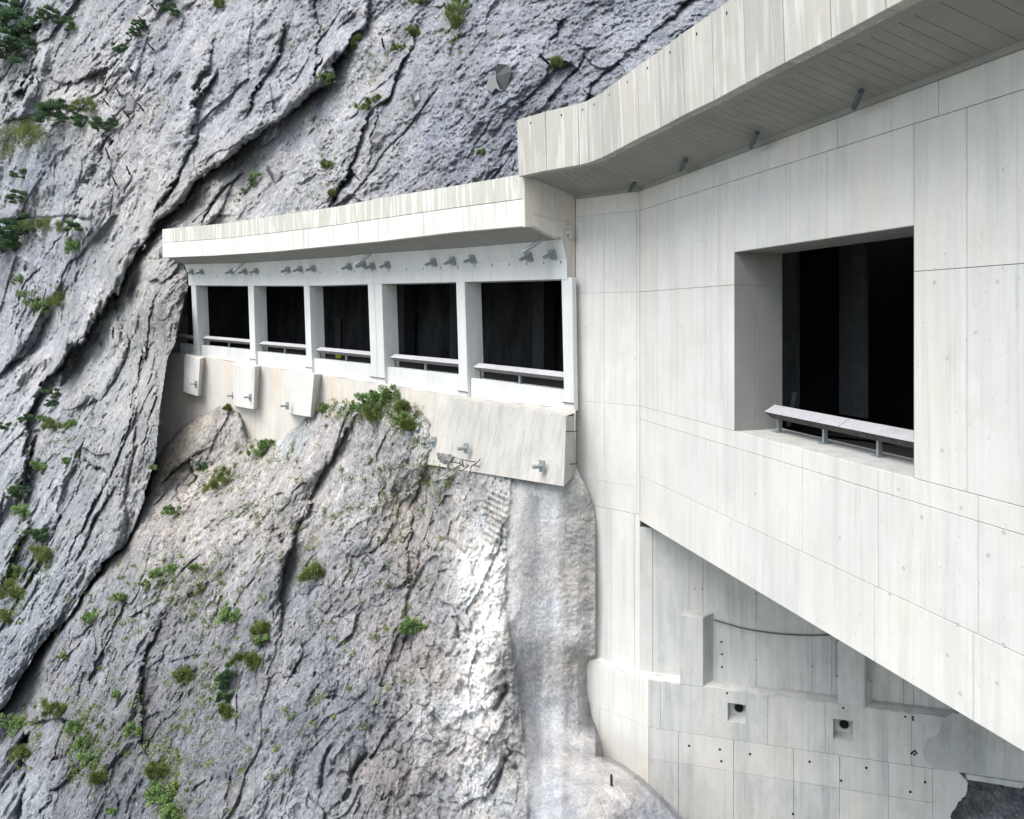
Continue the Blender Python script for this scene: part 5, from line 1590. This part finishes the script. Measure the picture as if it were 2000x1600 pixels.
# ------------------------------------------------------------------ steel rods in the cliff
rods = [(294.7, 9, 304, 20, 'rod near the top edge, left of the dark round pine'), (320, -2, 328.5, 12, 'rod cut by the top edge, just above the dark round pine'), (270, 32, 290, 59, 'longest rod, passing in front of a pine in the upper left'), (263, 45, 275, 66.5, 'rod left of the longest one, behind the pine'),
        (289, 85, 301, 98.6, 'rod on a rock step below the two pines'), (250.5, 129, 256.5, 142.5, 'left rod of the close pair'), (256.5, 136, 265.5, 147, 'right rod of the close pair, small tuft at its foot'), (228, 174, 236, 188, 'short rod left above the small concrete slab'),
        (201, 192, 211, 205, 'rod at the pale rock edge left of the slab'), (269.5, 202, 280.5, 217, 'rod to the right of the small concrete slab'), (241, 216, 251, 229, 'rod crossing the lower edge of the small concrete slab'), (219, 224.5, 230, 241, 'rod below and left of the small concrete slab'),
        (186.7, 241, 192, 256.5, 'rod just left of the bright dark green pine'), (206, 289, 214, 311, 'rod below the bright dark green pine'), (247, 325, 253.6, 341, 'rod standing alone low in the rod field'), (220, 345.6, 227, 361.5, 'lowest rod of the rod field, beside a pale hollow'),
        (70.5, 151, 77, 162, 'upper of two rods on the far left'), (65.6, 194, 72, 207, 'lower of two rods on the far left'), (745.8, 75, 749.5, 92.5, 'rusty rod in the pale rock, top centre'), (868, 7, 871, 16, 'short rod at the top edge, centre'),
        (1053.8, 106, 1076, 130, 'lone black rod to the right of the dark anchored block')]
def make_rod(x0, y0, x1, y1, lab):
    Y1 = rock_at(x1, y1); b = R(x1, y1, Y1 + .1); a = R(x0, y0, Y1 - 1.3)
    t = thing('steel_rod', 'thin dark steel ' + lab, 'rod', 'steel rods sticking out of the cliff')
    mb = MB(); mb.tube(b, a, .065, 8); mb.build('bar', M['rod'], t)
    mb = MB(); d = (b - a) / np.linalg.norm(b - a); mb.tube(b - d * .28, b - d * .22, .11, 8); mb.build('washer', M['rod'], t)
for r_ in rods: make_rod(*r_)
Yq = rock_at(940, 80); mb = MB()
q = [R(936, 74, Yq - .2), R(941, 70, Yq - .25), R(939, 78, Yq - .15), R(943, 80, Yq + .1), R(936, 84, Yq + .1)]
Yq = rock_at(1194, 1536)
mb = MB(); a, b = R(1194, 1514, Yq - .1), R(1194.5, 1540, Yq + .1)
n = 14
for k in range(n):
    p, q2 = lerp(a, b, k / n), lerp(a, b, (k + .55) / n); mb.tube(p, q2, .038, 8); mb.tube(q2, lerp(a, b, (k + 1) / n), .029, 8)
tag(mb.build('rebar_stub', M['rust']), 'rusty ribbed bar standing up from the dusty mound at the bottom', 'bar')

# ------------------------------------------------------------------ concrete anchor blocks on the cliff
M['cliffblock'] = concrete('cliff_block_concrete', (.27, .265, .27), (.26, .26, .26), .5, .2, .4)
M['darkblock'] = concrete('dark_block_concrete', (.075, .08, .08), (.045, .05, .045), .5, .1, .4)
def cblock(poly, side, lab, mat='cliffblock', th=.5):
    cx = sum(p[0] for p in poly) / len(poly); cy = sum(p[1] for p in poly) / len(poly)
    Y = min(rock_at(cx, cy), rock_at(*poly[0]), rock_at(*poly[len(poly) // 2])) - .12
    t = thing('anchor_block', 'cast concrete block: ' + lab, 'block', 'concrete anchor blocks on the cliff')
    P = [R(x, y, Y + .25 * (k % 2)) for k, (x, y) in enumerate(poly)]
    mb = MB(); mb.prism(P, (.1, 1.6, .05)); mb.build('block', M[mat], t, .03)
    Q = [R(x, y, Y - .02) for x, y in side]
    mb = MB(); mb.prism(Q, (.02, .5, 0)); mb.build('recess_frame', M['cliffblock'] if mat == 'darkblock' else M['darkblock'], t)
cblock([(521, 321), (534, 326), (549, 341), (549, 352), (538, 358), (528, 345), (519, 333)], [(521, 322), (519, 333), (535, 356), (532, 338)], 'pale tilted one just above the far gallery')
cblock([(970, 124), (992, 126), (1000, 140), (998, 160), (988, 178), (966, 172), (967, 148)], [(953, 149), (968, 145), (970, 160), (978, 178), (968, 172), (960, 181), (951, 174)], 'largest, dark, with a white streaked recess', 'darkblock')
cblock([(733, 256), (752, 259), (745, 282), (734, 292), (721, 276)], [(721, 276), (724, 273), (737, 288), (734, 292)], 'grey, leaning, beside a dark crack')
cblock([(802, 182), (818, 180), (820, 194), (812, 209), (804, 200)], [(802, 183), (805, 183), (811, 206), (807, 204)], 'small smooth one left of the dark block')
cblock([(789, 76), (806, 73), (808, 88), (797, 102), (786, 90)], [(786, 84), (790, 82), (798, 104), (792, 110)], 'small one with a tuft beside it, top centre')
cblock([(249, 192), (262, 194), (259, 219), (244, 220)], [(244, 217), (259, 216), (259, 221), (244, 222)], 'low slab in the middle of the rod field')

# dead branch at the foot of the widest anchor block
Yb = L(905, 895, 1.5)[1]
mb = MB(); rr = random.Random(2)
root = R(925, 908, Yb)
for k in range(13):
    p = root.copy(); p = p + V3(rr.uniform(-.5, .1), 0, rr.uniform(-.12, .12)); d = V3(rr.uniform(-1, .5), rr.uniform(-.4, .0), rr.uniform(-.35, .45))
    for j in range(4):
        q = p + d * rr.uniform(.12, .32) + V3(rr.uniform(-.04, .04), 0, rr.uniform(-.08, .05))
        mb.tube(p, q, .022 - .004 * j, 5); p = q
tag(mb.build('dead_branch', M['wood']), 'dry bare branches caught at the foot of the widest anchor block', 'branch')
